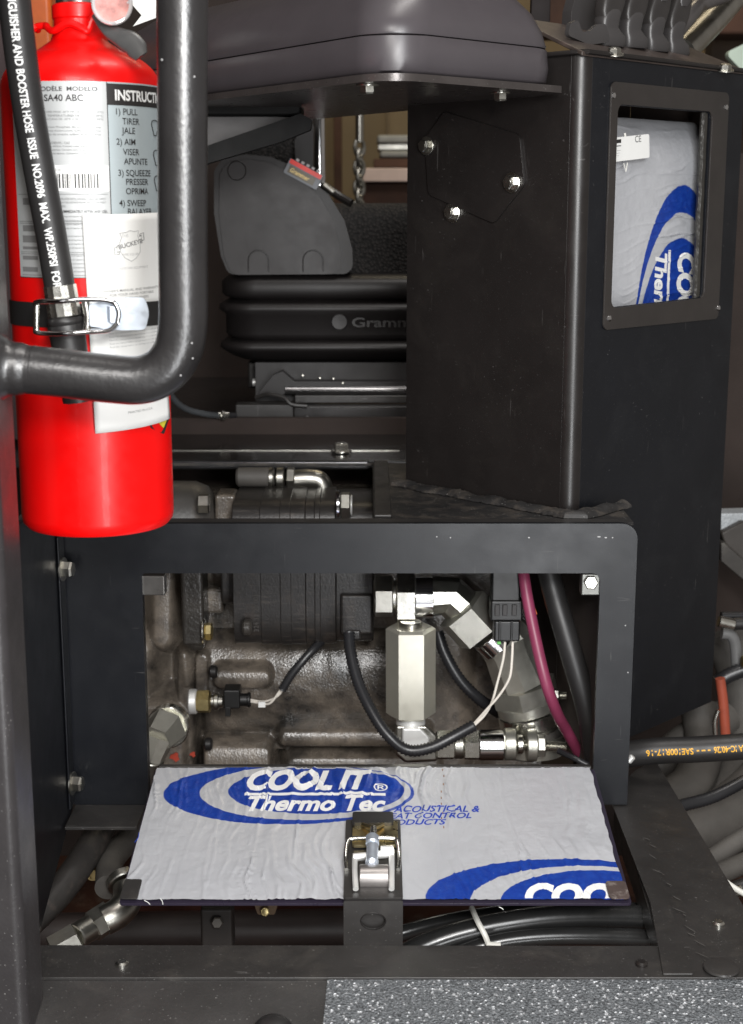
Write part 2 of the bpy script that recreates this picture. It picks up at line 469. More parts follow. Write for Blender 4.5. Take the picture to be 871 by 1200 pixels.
# things standing in the workshop behind the machine
t = empty("work_bench", P(460, 235, 5.2), "brown work bench with a pale board seen beyond the seat, left of the black tower", "bench")
obj("bench_top", bx(5.2, 425, 197, 640, 213, .5), PINKW, t, bevel=.004)
obj("bench_front", bx(5.25, 425, 214, 640, 300, .4), BROWN, t, bevel=.004)
obj("bench_riser", bx(5.3, 438, 186, 640, 196, .4), BROWN, t, bevel=.004)
t = empty("tool_case", P(460, 184, 5.35), "blurred grey case with two bands on the bench beyond the seat", "case")
obj("case_lid", bx(5.35, 442, 158, 520, 168, .3), GREYB, t, bevel=.01)
obj("case_body", bx(5.37, 443, 168.5, 520, 176, .26), STEELD, t, bevel=.004)
obj("case_base", bx(5.35, 445, 176.5, 520, 185, .3), GREYB, t, bevel=.01)
o = obj("wall_post", bx(6.6, 392, 60, 400, 330, .1), BROWN, bevel=.004); tag(o, "brown upright post on the beige wall beyond the seat", "post")
o = obj("wall_post", bx(6.6, 452, 60, 457, 330, .1), M('post_tan', (.2, .15, .09), .8), bevel=.004); tag(o, "narrow tan batten on the beige wall above the grey case", "post")
Yb = 4.2
a = P(420, 330, Yb); b = P(422, 120, Yb)
t = empty("hanging_chain", (a.x, Yb, a.z), "blurred bright metal chain hanging behind the seat window", "chain")
for k in range(14):
    q = Vector((a.x, Yb, a.z)).lerp(Vector((b.x, Yb, b.z)), (k+.5)/14*.78)
    ring = [q+Vector((math.cos(u)*(.013 if k % 2 else .005), math.cos(u)*(.005 if k % 2 else .013), math.sin(u)*.024)) for u in [i*math.pi/5 for i in range(11)]]
    obj("link", tube(ring, .006, 8, smooth_path=False), STEELD, t)
obj("link_rod", cyl(Vector(a).lerp(b, .78), Vector(b)+Vector((0, 0, .1)), .012, 12), STEELD, t)
# dark upright panels of the cab behind the seat and behind the extinguisher
t = empty("cab_back_panel", (-.6, 3.75, -.5), "dark cab panel behind the seat, between the handrail and the seat", "panel")
obj("panel_sheet", box(-1.25, P(362, 200, 3.7).x, 3.7, 3.72, -.9, .9), DARKB, t, bevel=.003)
obj("panel_edge", box(P(362, 200, 3.7).x, P(368, 200, 3.7).x, 3.69, 3.73, -.9, .9), BLACK, t, bevel=.003)
o = obj("cab_side_panel", box(-1.0, -.475, 2.62, 2.64, -.42, .8), M('maroon_brown_panel', (.055, .032, .034), .5, var=.2)); tag(o, "dark maroon cab panel behind the fire extinguisher and handrail", "panel")
o = obj("orange_machine_panel", bx(2.5, 20, -60, 57, 84, .05), ORANGE, bevel=.01); tag(o, "orange painted panel behind the neck of the extinguisher", "panel")
o = obj("pale_sheet", prism(front(2.2), [front(2.2).px(*q) for q in ((150, -40), (184, -40), (183, 21), (156, 31), (166, 18), (152, 2))], c0=0, c1=.001), WPAPER); tag(o, "pale white angular sheet behind the pressure gauge", "sheet")  # flat white angular outline behind the gauge
# dark structure far behind the tower top
o = obj("roof_structure", bx(4.6, 640, -120, 1000, 40, .2), BROWN, bevel=.01); tag(o, "brown roof structure behind the black hand levers", "panel")
o = obj("dark_partition", bx(5.0, 780, 20, 1100, 1200, .1), DARKB, bevel=.01); tag(o, "dark partition in the background right of the tower", "panel")
o = obj("green_panel", prism(front(3.4), round_poly([front(3.4).px(*q) for q in ((850, 62), (875, 50), (930, 60), (930, 110), (871, 84))], .01), c0=-.03, c1=0), PALEG, bevel=.003); tag(o, "pale green painted part at the right edge beside the tower top", "part")

# ================================================================== FRONT FRAME
FY = 1.95
ff = front(FY)
t = empty("hatch_frame", (.02, FY, -.843), "black arch shaped sheet metal frame around the open service hatch", "frame")
outer = round_poly([(-.427, -.430), (.367, -.430), (.367, -.843), (.3165, -.843), (.3175, -.5005), (-.3185, -.5005), (-.3195, -.843), (-.427, -.843)],
                   [.002, .022, .001, .001, .012, .006, .001, .001], 8)
obj("face_sheet", prism(ff, outer, c0=-.0095, c1=0), BLACKN, t, bevel=.0042, bseg=5)
obj("top_return", box(-.425, .345, FY+.0096, FY+.034, -.4355, -.4305), BLACKW, t, bevel=.001)
obj("leg_return", box(.362, .3668, FY+.0097, FY+.03, -.843, -.455), BLACKN, t, bevel=.001)
obj("leg_return", box(-.3235, -.3190, FY+.0097, FY+.02, -.843, -.51), BLACKN, t, bevel=.001)
# corner tabs with nuts inside the opening
for (x0, y0, x1, y1, cx) in ((169, 671, 195, 694, 181), (679, 669, 705, 694, 693)):
    aa = P(x0, y1, 1.975); bb = P(x1, y0, 1.975)
    tb = obj("corner_tab", box(aa.x, bb.x, 1.957, 1.977, aa.z, bb.z), M('tab_grey_steel', (.16, .16, .15), .35, .8) if x0 > 300 else M('tab_dark_steel', (.2, .19, .18), .3, .8), t, bevel=.002)
    if x0 > 300: obj("nut", hexn(P(cx, 683, 1.957), P(cx, 683, 1.948), .010), STEELD, tb, angle=25)
# foot flange at the left
aa = P(80, 972, 1.92)
obj("foot_flange", box(-.425, -.325, 1.875, FY+.003, -.8485, -.8436), BLACKW, t, bevel=.001)
# paint chips
for (px_, py_, w_) in ((702, 629, 4), (710, 630, 3), (718, 630, 1.6), (620, 630, 2.2), (512, 629, 1.5), (528, 630, 1.3), (733, 733, 1.5), (736, 788, 1.6)):
    q = ff.px(px_, py_); obj("paint_chip", prism(ff, circ(q[0], q[1], .0009*w_/1.5, 8, .0009), c0=0, c1=.0003), INKL, t, smooth=False)
for n_ in range(3):
    pass
for (px_, py_) in ((71, 667), (83, 918)):
    p = P(px_, py_, 1.925)
    bt = bolt(t, Vector((-.4232, p.y, p.z)), (1, -.15, 0), .0115, STEELD, True, .013)

# left side plate that runs back behind the frame
sf = Frame((-.427, 1.6, -.9), (0, 1, 0), (0, 0, 1), (1, 0, 0))
t = empty("left_side_plate", (-.43, 1.8, -.93), "tall black side plate between the pillar and the hatch frame with a slanted lower edge", "plate")
obj("sheet", prism(sf, [(-.15, -.10), (-.02, -.06), (.345, .055), (.345, .52), (-.15, .52)], c0=-.005, c1=-.0005), BLACKN, t, bevel=.001)
obj("bent_edge", box(-.4268, -.4235, 1.912, 1.9445, -.835, -.44), BLACKN, t, bevel=.0015)

# ================================================================== SHELF
SZ = -.432
sh = Frame((0, 0, SZ), (1, 0, 0), (0, 1, 0), (0, 0, 1))
t = empty("dusty_shelf", (0, 2.2, SZ-.006), "dusty black shelf plate behind the top of the hatch frame", "shelf")
obj("shelf_sheet", prism(sh, [(-.5, FY+.035), (.3, FY+.035), (.346, FY+.006), (.3645, FY+.02), (.3645, 2.09), (.36, 2.44), (-.5, 2.44)],
    [rrect(-.44, 1.995, .002, 2.438, .006, 4)], c0=-.005, c1=0), DUSTY, t, bevel=.001)
obj("edge_strip", box(.004, .028, 1.995, 2.436, SZ+.0005, SZ+.005), BLACKW, t, bevel=.0015)
obj("hole_flange", box(.0025, .006, 1.998, 2.434, SZ-.05, SZ-.0055), BLACKW, t)
def foam(i, j):
    # crumpled sealing strip along the tower foot
    if i < .78:
        k = i/.78; x = .045+(.287-.045)*k; y = 2.245+(2.001-2.245)*k
    else:
        k = (i-.78)/.22; x = .287+.075*k; y = 2.001+.075*k
    n_ = Vector((-.707, -.707, 0)) if i < .78 else Vector((.707, -.707, 0))
    wv = noise.noise(Vector((i*12, j*.6, 3)))*.5+.5; hgt = .003+.010*wv*(1 if i < .75 else 1.4)
    wd = .012+.012*(noise.noise(Vector((i*9, 0, 9)))*.5+.5)
    c = Vector((x, y, SZ+.0015)); ang = j*math.pi*.5
    return c + n_*(.004+wd*math.sin(ang)) + Vector((0, 0, hgt*math.cos(ang))) + Vector((noise.noise(Vector((i*70, j*3, 1)))*.0012,)*3)
o = obj("sealing_strip", grid(foam, 150, 8), DUSTY); tag(o, "crumpled dusty sealing strip along the foot of the tower", "seal")

# glossy cab floor plate
t = empty("cab_floor_plate", (-.1, 2.9, SZ-.02), "glossy black cab floor plate with a rolled front edge under the seat", "floor plate")
obj("plate", box(-1.0, .5, 2.46, 3.69, SZ-.012, SZ+.001), GLOSSD, t, bevel=.001)
obj("front_lip", box(-.36, -.004, 2.440, 2.4595, SZ-.012, SZ+.004), M('lip_satin_metal', (.10, .1, .105), .22, .8), t, bevel=.005, bseg=4)
obj("seam_line", box(-.45, .05, 2.5590, 2.5606, SZ+.0012, SZ+.0024), STEELD, t)
bolt(t, P(400, 527, 2.535)+Vector((0, 0, -.004)), (0, 0, 1), .013, STEEL, True, .013)

# ================================================================== DECK
DZ = -.8485
dk = Frame((0, 0, DZ), (1, 0, 0), (0, 1, 0), (0, 0, 1))
t = empty("deck_plate", (.1, 1.7, DZ-.006), "worn black deck plate with a diagonal arm running up to the right frame leg", "deck plate")
def dq(*q):
    v = PZ(q[0], q[1], DZ); return (v.x, v.y)
dpoly = [dq(30, 1107), dq(777, 1108), dq(720, 925), dq(745, 902), dq(768, 890), dq(880, 1075), dq(1000, 1145.5), dq(30, 1145.5)]
obj("plate", prism(dk, dpoly, c0=-.006, c1=0), BLACKW, t, bevel=.0012)
# inner flange of the arm, seen down the slot beside the hatch door
a = Vector((*dq(777, 1108), 0)); b = Vector((*dq(722, 930), 0))
n_ = (b-a).normalized(); sfr = Frame((a.x, a.y, DZ-.006), n_, (0, 0, 1))
obj("arm_flange", prism(sfr, [(0, 0), ((b-a).length, 0), ((b-a).length, -.05), (0, -.03)], c0=-.002, c1=.002), BLACKW, t)
# raised second strip on the arm and bracket below the leg
obj("arm_cap", prism(dk, [dq(716, 941), dq(738, 942), dq(779, 1040), dq(812, 1144), dq(777, 1144), dq(762, 1060)], c0=.0004, c1=.0032), BLACKW, t, bevel=.001)
for (x, y, r) in ((143, 1131, .0075), (752, 1131, .007), (842, 1084, .0075)):
    q = PZ(x, y, DZ)
    sc_ = obj("plug", lathe(q, q+Vector((0, 0, .005)), [(0, r), (.6, r), (1, r*.7)], 20), STEEL if x != 752 else BLACK, t, angle=25)
q = PZ(845, 1138, DZ)
obj("washer_mark", lathe(q+Vector((0, 0, .0035)), q+Vector((0, 0, .006)), [(0, .020), (.8, .0195), (1, .017)], 28), BLACKW, t)
sr = random.Random(11)
scuffm = M('scuff_grey', (.065, .06, .056), .7)
for k in range(14):
    f = k/13; x = 757+f*75+sr.uniform(-5, 7); y = 985+f*150+sr.uniform(-4, 4); q = dq(x, y); a0 = sr.uniform(-.18, .18)+2.15
    ln = sr.uniform(.002, .011); wd = sr.uniform(.0004, .0011); ca, sa = math.cos(a0), math.sin(a0)
    pts = [(q[0]+ca*u_-sa*v_, q[1]+sa*u_+ca*v_) for u_, v_ in ((-ln, 0), (-ln*.4, -wd), (ln*.5, -wd*.6), (ln, 0), (ln*.3, wd), (-ln*.5, wd*.7))]
    obj("scuff_mark", prism(dk, pts, c0=.0033, c1=.0037), scuffm, t, smooth=False)
# front apron of the deck and the anti slip pad
ay = dq(30, 1145.5)[1]
apn = Frame((0, ay-.001, DZ-.0035), (1, 0, 0), (0, -1, -.14), (0, -.14, 1))
t = empty("deck_apron", (.1, 1.4, DZ-.03), "sloping black front apron of the deck, bottom left of the picture", "apron")
obj("apron_sheet", prism(apn, [(-.6, 0), (.8, 0), (.8, .30), (-.6, .30)], c0=-.004, c1=0), M("apron_paint", (.045, .043, .042), .27, bs=210, bd=.0004, rv=.08, vs=10, dust=(.07, .065, .06), dustp=(.55, .9), speck=.5), t, bevel=.001)
g0 = apn.px(384, 1146)[0]; g1 = apn.px(379, 1200)
rng = []
def gritedge():
    pts = [(g0, .001), (.8, .001), (.8, .3), (g0-.010, .3)]
    return pts
o = obj("grip_pad", prism(apn, gritedge(), c0=.0003, c1=.0025), GRIT); tag(o, "grey sparkling anti slip grit pad along the bottom right edge", "grip pad")
q = apn.px(320, 1216); qa = apn.pt(q[0], q[1])
o = obj("rubber_knob", lathe(qa, qa+Vector((0, -.005, .02)), [(0, .022), (.5, .022), (.8, .018), (1, .01)], 24), RUBBER); tag(o, "black rubber buffer at the bottom edge left of the grit pad", "buffer")

# ================================================================== SLANTED HATCH DOOR
A = Vector((-.3025, 1.925, -.778)); 
dvv = Vector((0, 1.616-1.925, -.823+.778)); DL = dvv.length; DW = .6135
dr = Frame(A, (1, 0, 0), dvv, Vector((1, 0, 0)).cross(dvv).normalized()*-1)
if dr.n.z < 0: dr.n = -dr.n
door = empty("hatch_door", A+Vector((DW/2, -.15, -.03)), "open hatch door lined with silver insulation printed COOL IT Thermo Tec", "hatch door")
obj("door_sheet", prism(dr, rrect(-.002, 0, DW+.003, DL+.003, .004), c0=-.0045, c1=-.0012), M('door_edge_paint', (.025, .02, .035), .3, var=.1), door, bevel=.001)
obj("hinge_strip", box(-.30, .31, 1.926, 1.936, -.7835, -.7755), BLACKW, door, bevel=.001)
CREASE = [(.045, .9), (.098, .5), (.150, .8), (.205, 1.0), (.246, .6), (.385, .6), (.4045, 1.6), (.455, .7), (.486, .9), (.517, .6), (.556, .8)]
def wrk(u, v, s=0.0, k=1.0):
    cr = 0.0
    for n_, (u0, a0) in enumerate(CREASE):
        d_ = u-u0+.010*noise.noise(Vector((v*7, n_*3.1, s)))*(0 if a0 > 1.5 else 1)
        if abs(d_) < .006: cr += a0*math.exp(-(d_/.0014)**2)*max(.0, .35+noise.noise(Vector((v*9, n_*5.7, s))))
    return wrk0(u, v, s, k)+.0021*cr*k
def wrk0(u, v, s=0.0, k=1.0):
    wob = noise.noise(Vector((u*5+s, v*8, 1.3)))*.030 + noise.noise(Vector((u*14+s, v*20, 5)))*.010
    a = noise.noise(Vector(((u+wob)*30+s, v*2.2, 0)))
    b = noise.noise(Vector(((u+wob*1.2)*62+s, v*3.5, 7)))
    amp = .12+1.25*max(0, noise.noise(Vector((u*7+s, v*9, 11)))+.22)
    r1 = max(0, 1-abs(a)*10.0)**1.3; r2 = max(0, 1-abs(b)*8)**1.5
    return k*((r1*.0036*amp) + r2*.0018*amp + .0010*noise.noise(Vector((u*11+s, v*8, 4))) + .0004*noise.noise(Vector((u*90, v*60, 4+s))))
def dsurf(u, v, c=0): return dr.pt(u, v, wrk(u, v)+c)
def dp(px_, py_): return dr.px(px_, py_)
# logo ellipses measured on the door plane
def ell(lx, ly, rx, ry, bx_, by_):
    u0 = dp(lx, ly)[0]; u1 = dp(rx, ry)[0]; v1 = dp(bx_, by_)[1]; return u0, u1, v1
e0l, e0r, e0b = ell(194, 922, 485, 925, 340, 967)
e1l, e1r, e1b = ell(235, 926, 481, 925, 360, 962)
e2l, e2r, e2b = ell(268, 926, 474, 925, 370, 955)
vt = -.012
def E(l, r, b, top, isb): return ((l+r)/2, (b+top)/2, (r-l)/2, (b-top)/2, isb)
els = [E(e0l, e0r, e0b, vt, True), E(e1l, e1r, e1b, -.006, False), E(e2l, e2r, e2b, .002, True)]
f0l = dp(503, 1056)[0]; f0t = dp(640, 1008)[1]; f1l = dp(552, 1056)[0]; f1t = dp(650, 1016)[1]; f2l = dp(586, 1056)[0]; f2t = dp(690, 1021)[1]
W0 = e0r-e0l
els2 = [(f0l+W0/2, f0t+.082, W0/2+.004, .082, True), (f1l+(e1r-e1l)/2, f1t+.078, (e1r-e1l)/2+.002, .078, False), (f2l+(e2r-e2l)/2, f2t+.070, (e2r-e2l)/2, .070, True)]
ND = (300, 160)
gm = grid(lambda a, b: Vector((a*DW, b*DL, 0)), *ND)
def jag(u, v):
    e = .0025*noise.noise(Vector((u*40, v*40, 2)))
    if v > DL*.985: v = DL-.002+e
    if u > DW*.99: u = DW-.003+e
    # trimmed corners under the tapes
    return u, v
gv = []; guv = []
for q in gm[0]:
    u, v = jag(q.x, q.y); gv.append(dsurf(u, v, .0012)); guv.append((u, v))
ins = obj("insulation", (gv, gm[1]), foil_mat("foil_print_door", els+els2), door, uv=guv, angle=80)
ins['label'] = "wrinkled silver white insulation sheet with two blue oval logos"
def dprint(m, name, mat, parent=door, c=.0017):
    V = []; F = []
    keep = [all(-.001 < m[0][i].x < DW-.006 and m[0][i].y < DL-.0035 for i in f) for f in m[1]]
    used = {}
    for f, k in zip(m[1], keep):
        if not k: continue
        q = []
        for i in f:
            if i not in used: used[i] = len(V); V.append(dsurf(m[0][i].x, m[0][i].y, c))
            q.append(used[i])
        F.append(tuple(q))
    return obj(name, (V, F), mat, parent, smooth=False)
def dtext(s, x0, y0, x1, y1, mat, bold=.02, shear=.25, name='lettering', sub=.0025):
    """baseline-left and top-right sight lines; text reads left to right, top away from the viewer"""
    a = dp(x0, y1); b = dp(x1, y0)
    m = text(s, 1, bold, shear, sub=0)
    m = fit_w(m, 0, b[0]-a[0], 0, a[1]-b[1])
    bm = bmesh.new(); vs_ = [bm.verts.new(v) for v in m[0]]
    for f in m[1]:
        try: bm.faces.new([vs_[i] for i in f])
        except ValueError: pass
    for _ in range(6):
        es = [e for e in bm.edges if e.calc_length() > sub]
        if not es: break
        bmesh.ops.subdivide_edges(bm, edges=es, cuts=1)
        bmesh.ops.triangulate(bm, faces=[f for f in bm.faces if len(f.verts) > 3])
    bm.verts.index_update()
    V = [Vector((a[0]+v.co.x, a[1]-v.co.y, 0)) for v in bm.verts]; F = [tuple(v.index for v in f.verts) for f in bm.faces]; bm.free()
    return dprint((V, F), name, mat)
dtext("COOL IT", 288, 904, 436, 928, INKW, .052, .30)
dtext("Thermo Tec", 289, 934, 452, 952, INKW, .036, .28)
a = dp(438, 928); dprint(mapm(text("\u00ae", .026, .01, 0), lambda x, y: Vector((a[0]+x, a[1]-y, 0))), "lettering", INKW)
l0 = dp(287, 930.5); l1 = dp(452, 933.5)
dprint(qd(l0[0], l0[1], l1[0], l1[1], 60), "underline", INKW)
dtext("ACOUSTICAL &", 461, 945.5, 562, 953, INKB, .02, .35)
dtext("HEAT CONTROL", 446, 954, 552, 960.5, INKB, .02, .35)
dtext("PRODUCTS", 447, 961.5, 523, 968, INKB, .02, .35)
# second logo, cut off by the door edge
aa = dp(612, 1036)
m = text("COOL IT", 1, .055, .32); m = fit_w(m, 0, .190, 0, .052)
bm = bmesh.new(); vs_ = [bm.verts.new((aa[0]+v.x, aa[1]+.052-v.y, 0)) for v in m[0]]
for f in m[1]:
    try: bm.faces.new([vs_[i] for i in f])
    except ValueError: pass
for (co, no) in (((0, DL-.0035, 0), (0, 1, 0)), ((DW-.0065, 0, 0), (1, 0, 0))):
    bmesh.ops.bisect_plane(bm, geom=bm.verts[:]+bm.edges[:]+bm.faces[:], plane_co=co, plane_no=no, clear_outer=True)
for _ in range(6):
    es = [e for e in bm.edges if e.calc_length() > .0025]
    bmesh.ops.subdivide_edges(bm, edges=es, cuts=1); bmesh.ops.triangulate(bm, faces=bm.faces)
bm.verts.index_update()
obj("lettering", ([dsurf(v.co.x, v.co.y, .0017) for v in bm.verts], [tuple(v.index for v in f.verts) for f in bm.faces]), INKW, door, smooth=False); bm.free()
# corner tapes
def patch(x0, y0, x1, y1, name='corner_tape', mat=None):
    a_ = dp(x0, y0); b_ = dp(x1, y1)
    return obj(name, prism(dr, rrect(min(a_[0], b_[0]), a_[1], max(a_[0], b_[0]), b_[1], .003), c0=.0025, c1=.0042), mat or BLACKW, door, bevel=.001)
obj("corner_tape", prism(dr, rrect(-.001, dp(140, 1034)[1], dp(167, 1034)[0], DL+.001, .003), c0=.0032, c1=.0048), BLACKW, door, bevel=.001)
obj("corner_tape", prism(dr, rrect(dp(709, 1036)[0], dp(709, 1036)[1], DW+.001, DL+.001, .005), c0=.0032, c1=.0048), M('tape_worn', (.07, .05, .045), .5, dust=(.25, .22, .2), vs=40), door, bevel=.001)
# rust coloured stain drips near the hinge
for k in range(9):
    x = 519+rnd.uniform(-2, 3); y = 905+k*8+rnd.uniform(-2, 2); q = dp(x, y)
    dprint(mapm(qd(-.0007, -.0025, .0007, .003, 1), lambda u, v: Vector((q[0]+u, q[1]+v, 0))), "stain", M('stain_brown', (.28, .16, .10), .6) if k == 0 else bpy.data.materials['stain_brown'])
# pen tick at the left and torn threads at the front edge
for pts in (((158, 988), (162, 983), (163, 977)),):
    obj("pen_mark", tube([dsurf(*dp(*q), .0016) for q in pts], .0005, 6), INKB, door)
for (x, y, dx, dy) in ((176, 1060, -7, -5), (191, 1060, -3, -7), (585, 1063, 5, 3)):
    p = P(x, y, 1.612); q = P(x+dx, y+dy, 1.612)
    obj("thread_end", tube([p, (p+q)/2+Vector((.001, 0, 0)), q], .0004, 6), WPAPER, door)

# ---- latch on the door
lt = empty("toggle_latch", dr.pt(dp(437, 1000)[0], dp(437, 1000)[1]), "zinc toggle latch with wire bail mounted at the centre of the open hatch door", "latch")
def lq(px_, py_, c=0.0):   # point above the door
    q = dp(px_, py_); return dr.pt(q[0], q[1], c)
xa = dp(403, 1050)[0]; xb = dp(472, 1050)[0]
obj("strap_plate", prism(dr, rrect(xa, dp(437, 966)[1], xb, DL+.004, .003), c0=.0045, c1=.0075), BLACKW, lt, bevel=.001)
# catch: brassy ramp plate with black rubber top
def frh(c): return Frame(dr.pt(0, 0, c), dr.u, dr.v, dr.n)
qa = frh(.014).px(413, 986); qb = frh(.014).px(466, 962)
obj("catch_plate", prism(dr, rrect(qa[0], qb[1], qb[0], qa[1]+.008, .003), c0=.010, c1=.014), BRASSY, lt, bevel=.0015)
cz = Frame(dr.pt(qa[0], qb[1], .0075), dr.u, dr.n)
obj("catch_wall", box(0, 1, 0, 1, 0, 1) if False else prism(Frame(dr.pt(qa[0]+.001, qa[1]-.004, .0075), dr.u, dr.n), [(0, 0), (qb[0]-qa[0]-.002, 0), (qb[0]-qa[0]-.002, .008), (0, .008)], c0=0, c1=.002), BRASSY, lt)
p0 = frh(.019).px(413, 964); p1 = frh(.019).px(461, 951)
obj("rubber_grip", prism(dr, rrect(p0[0], p1[1], p1[0], p0[1], .004), c0=.0078, c1=.019), RUBBER, lt, bevel=.003)
# wire bail
def lift(px_, py_, c):   # sight line meets a plane c above the door
    fr = Frame(dr.pt(0, 0, c), dr.u, dr.v, dr.n); q = fr.px(px_, py_); return fr.pt(q[0], q[1])
bail = [lift(406, 1019, .010), lift(405, 1005, .013), lift(407, 988, .022), lift(413, 983, .024), lift(437, 982, .026), lift(461, 983, .024), lift(466, 988, .022), lift(468, 1005, .013), lift(467, 1019, .010)]
obj("wire_bail", tube(bail, .0028, 12, sub=10), STEEL, lt)
obj("clevis_arm", tube([lift(417, 1042, .012), lift(416, 1022, .017), lift(416, 1004, .018)], .0036, 10), WHITEB, lt)
obj("clevis_arm", tube([lift(459, 1042, .012), lift(459, 1022, .017), lift(459, 996, .018)], .0036, 10), WHITEB, lt)
obj("clevis_bar", tube([lift(414, 1005, .019), lift(460, 1000, .019)], .0052, 12, smooth_path=False), WHITEB, lt)
obj("clevis_block", tube([lift(446, 998, .020), lift(461, 997, .020)], .007, 12, smooth_path=False), WHITEB, lt)
obj("roller", cyl(lift(421, 1028, .011), lift(456, 1028, .011), .0155, 32), M('roller_satin', (.30, .28, .27), .35, .8), lt)
obj("swivel_barrel", cyl(lift(437, 981, .030), lift(436, 1012, .026), .0075, 24), STEELB, lt)
obj("swivel_barrel", cyl(lift(436.5, 981, .031), lift(436.5, 990, .030), .0085, 24), STEELB, lt)
obj("adjusting_screw", cyl(lift(438, 970, .027), lift(437, 984, .029), .0042, 16), STEEL, lt)
obj("screw_end", lathe(lift(436, 1008, .025), lift(436, 1015, .024), [(0, .0082), (.6, .0082), (1, .006)], 6), STEELB, lt, angle=25)
obj("hook_tab", tube([lift(425, 966, .018), lift(437, 970, .021), lift(449, 966, .018)], .0028, 8), BRASSY, lt)
# bracket hanging below the door front edge
bf = Frame(dr.pt(xa, DL+.0065, .005), (1, 0, 0), (0, .02, -1))
wq = xb-xa
t = empty("latch_bracket", bf.pt(wq/2, .05), "black bent bracket with an oval hole below the latch", "bracket")
hole = circ(wq*.5, .026, .0145, 24, .0105)
obj("bracket_sheet", prism(bf, rrect(0, 0, wq, .075, .002), [hole], c0=-.0015, c1=.0015), BLACKW, t, bevel=.0008)
obj("hole_rim", loft([[bf.pt(a_, b_, -.0018) for a_, b_ in circ(wq*.5, .026, .0158, 28, .0118)], [bf.pt(a_, b_, -.0026) for a_, b_ in circ(wq*.5, .026, .0150, 28, .0110)], [bf.pt(a_, b_, .0015) for a_, b_ in circ(wq*.5, .026, .0143, 28, .0103)]], cap0=False, cap1=False), BLACK, t)
obj("backing_plate", prism(bf, rrect(.008, .006, wq-.008, .06, .002), c0=.006, c1=.009), BLACKW, t)

# ================================================================== TOWER
TC = Vector((.282, 2.01, 0)); TZ0 = -.809; TZ1 = .198
s2 = math.sqrt(.5)
rf = Frame(TC, (s2, s2, 0), (0, 0, 1), (s2, -s2, 0))      # right face, a = distance from the corner
lf = Frame(TC, (-s2, s2, 0), (0, 0, 1), (-s2, -s2, 0))    # left face, a = distance from the corner
tower = empty("control_tower", (.32, 2.15, TZ0), "tall black sheet metal tower with rounded corner and a framed window", "control tower")
RB = .020
win = [rf.px(*q) for q in ((723, 123), (833, 123), (839, 352), (719, 360))]
hx0, hx1 = .070, .226
x0w, x1w = win[0][0], win[1][0]
zt, zb = win[0][1], win[3][1]
win = round_poly([(x0w, zb), (x1w, zb+.004), (x1w, zt), (x0w, zt)], .010, 5)
obj("right_face", prism(rf, [(RB, SZ-.006), (.09, SZ-.006), (.09, TZ0), (.40, TZ0), (.405, TZ1), (RB, TZ1)], [win], c0=-.004, c1=0), BLACKN, tower, bevel=.0008)
obj("left_face", prism(lf, [(RB, SZ+.0005), (.323, SZ+.0005), (.323, TZ1), (RB, TZ1)], c0=-.004, c1=0), BLACK, tower, bevel=.0008)
cc = TC + Vector((0, RB*math.sqrt(2), 0))
ro = []
for k in range(15):
    a_ = -math.pi*.75 + (math.pi/2)*k/14
    ro.append((cc.x+RB*math.cos(a_), cc.y+RB*math.sin(a_)))
obj("corner_bend", loft([[Vector((x, y, SZ)) for x, y in ro], [Vector((x, y, TZ1)) for x, y in ro]], closed=False, cap0=False, cap1=False), BLACK, tower, angle=60)
# bezel around the window
bz = [rf.px(*q) for q in ((712, 95), (853, 110), (848, 372), (705, 387))]
bzo = round_poly([(bz[3][0]+.001, bz[3][1]), (bz[1][0], bz[3][1]), (bz[1][0], bz[0][1]), (bz[3][0]+.001, bz[0][1])], .010, 6)
wi = round_poly([(x0w-.001, zb-.001), (x1w+.002, zb+.003), (x1w+.002, zt+.001), (x0w-.001, zt+.001)], .012, 6)
bzm = M("bezel_satin_black", (.030, .026, .024), .38, bs=300, bd=.0001, rv=.05, var=.15)
obj("window_bezel", prism(rf, bzo, [wi], c0=.0003, c1=.003), bzm, tower, bevel=.0008)
for (x, y) in ((717, 112), (849, 126), (840, 361), (712, 373)):
    q = rf.px(x, y); p = rf.pt(q[0], q[1], .003)
    obj("rivet", lathe(p, p+rf.n*.003, [(0, .0045), (.5, .004), (1, .0015)], 16), CHROME, tower)
# seal inside the right window edge
obj("window_seal", tube([rf.pt(x1w-.004+.0015*noise.noise(Vector((k*.9, 0, 0))), zt+(zb-zt)*k/14, -.008) for k in range(15)], .006, 8), M('seal_dark', (.025, .023, .02), .35, bs=90, bd=.002), tower)
# insulation inside
inf = Frame(rf.pt(0, 0, -.034), rf.u, rf.v, rf.n)
i0 = inf.px(700, 120)[0]; i1 = inf.px(860, 120)[0]; j0 = inf.px(780, 400)[1]; j1 = inf.px(780, 138)[1]
def ip(x, y): return inf.px(x, y)
def iell(lx, tx, ty, rx, by):
    l = ip(lx, 340)[0]; r = ip(rx, 300)[0]; tp = ip(tx, ty)[1]; bt = by
    return ((l+r)/2, (tp+bt)/2, (r-l)/2, (tp-bt)/2)
zb2 = ip(780, 640)[1]
iE = [(*iell(742, 797, 217, 847, zb2), True), (*iell(742, 797, 249, 846, zb2+.01), False), (*iell(743, 797, 279, 845, zb2+.02), True)]
gm = grid(lambda a, b: Vector((i0+(i1-i0)*a, j0+(j1-j0)*b, 0)), 110, 190)
def isurf(u, v, c=0):
    k = max(0, v-(j1-.07))/.07; return inf.pt(u, v, wrk(v, u, 31.0, .9)+c-.045*k*k)
t = empty("tower_insulation", inf.pt((i0+i1)/2, j0), "wrinkled silver insulation with a turned blue oval logo inside the tower window", "insulation")
obj("sheet", ([isurf(q.x, q.y) for q in gm[0]], gm[1]), foil_mat("foil_print_tower", iE), t, uv=[(q.x, q.y) for q in gm[0]], angle=80)
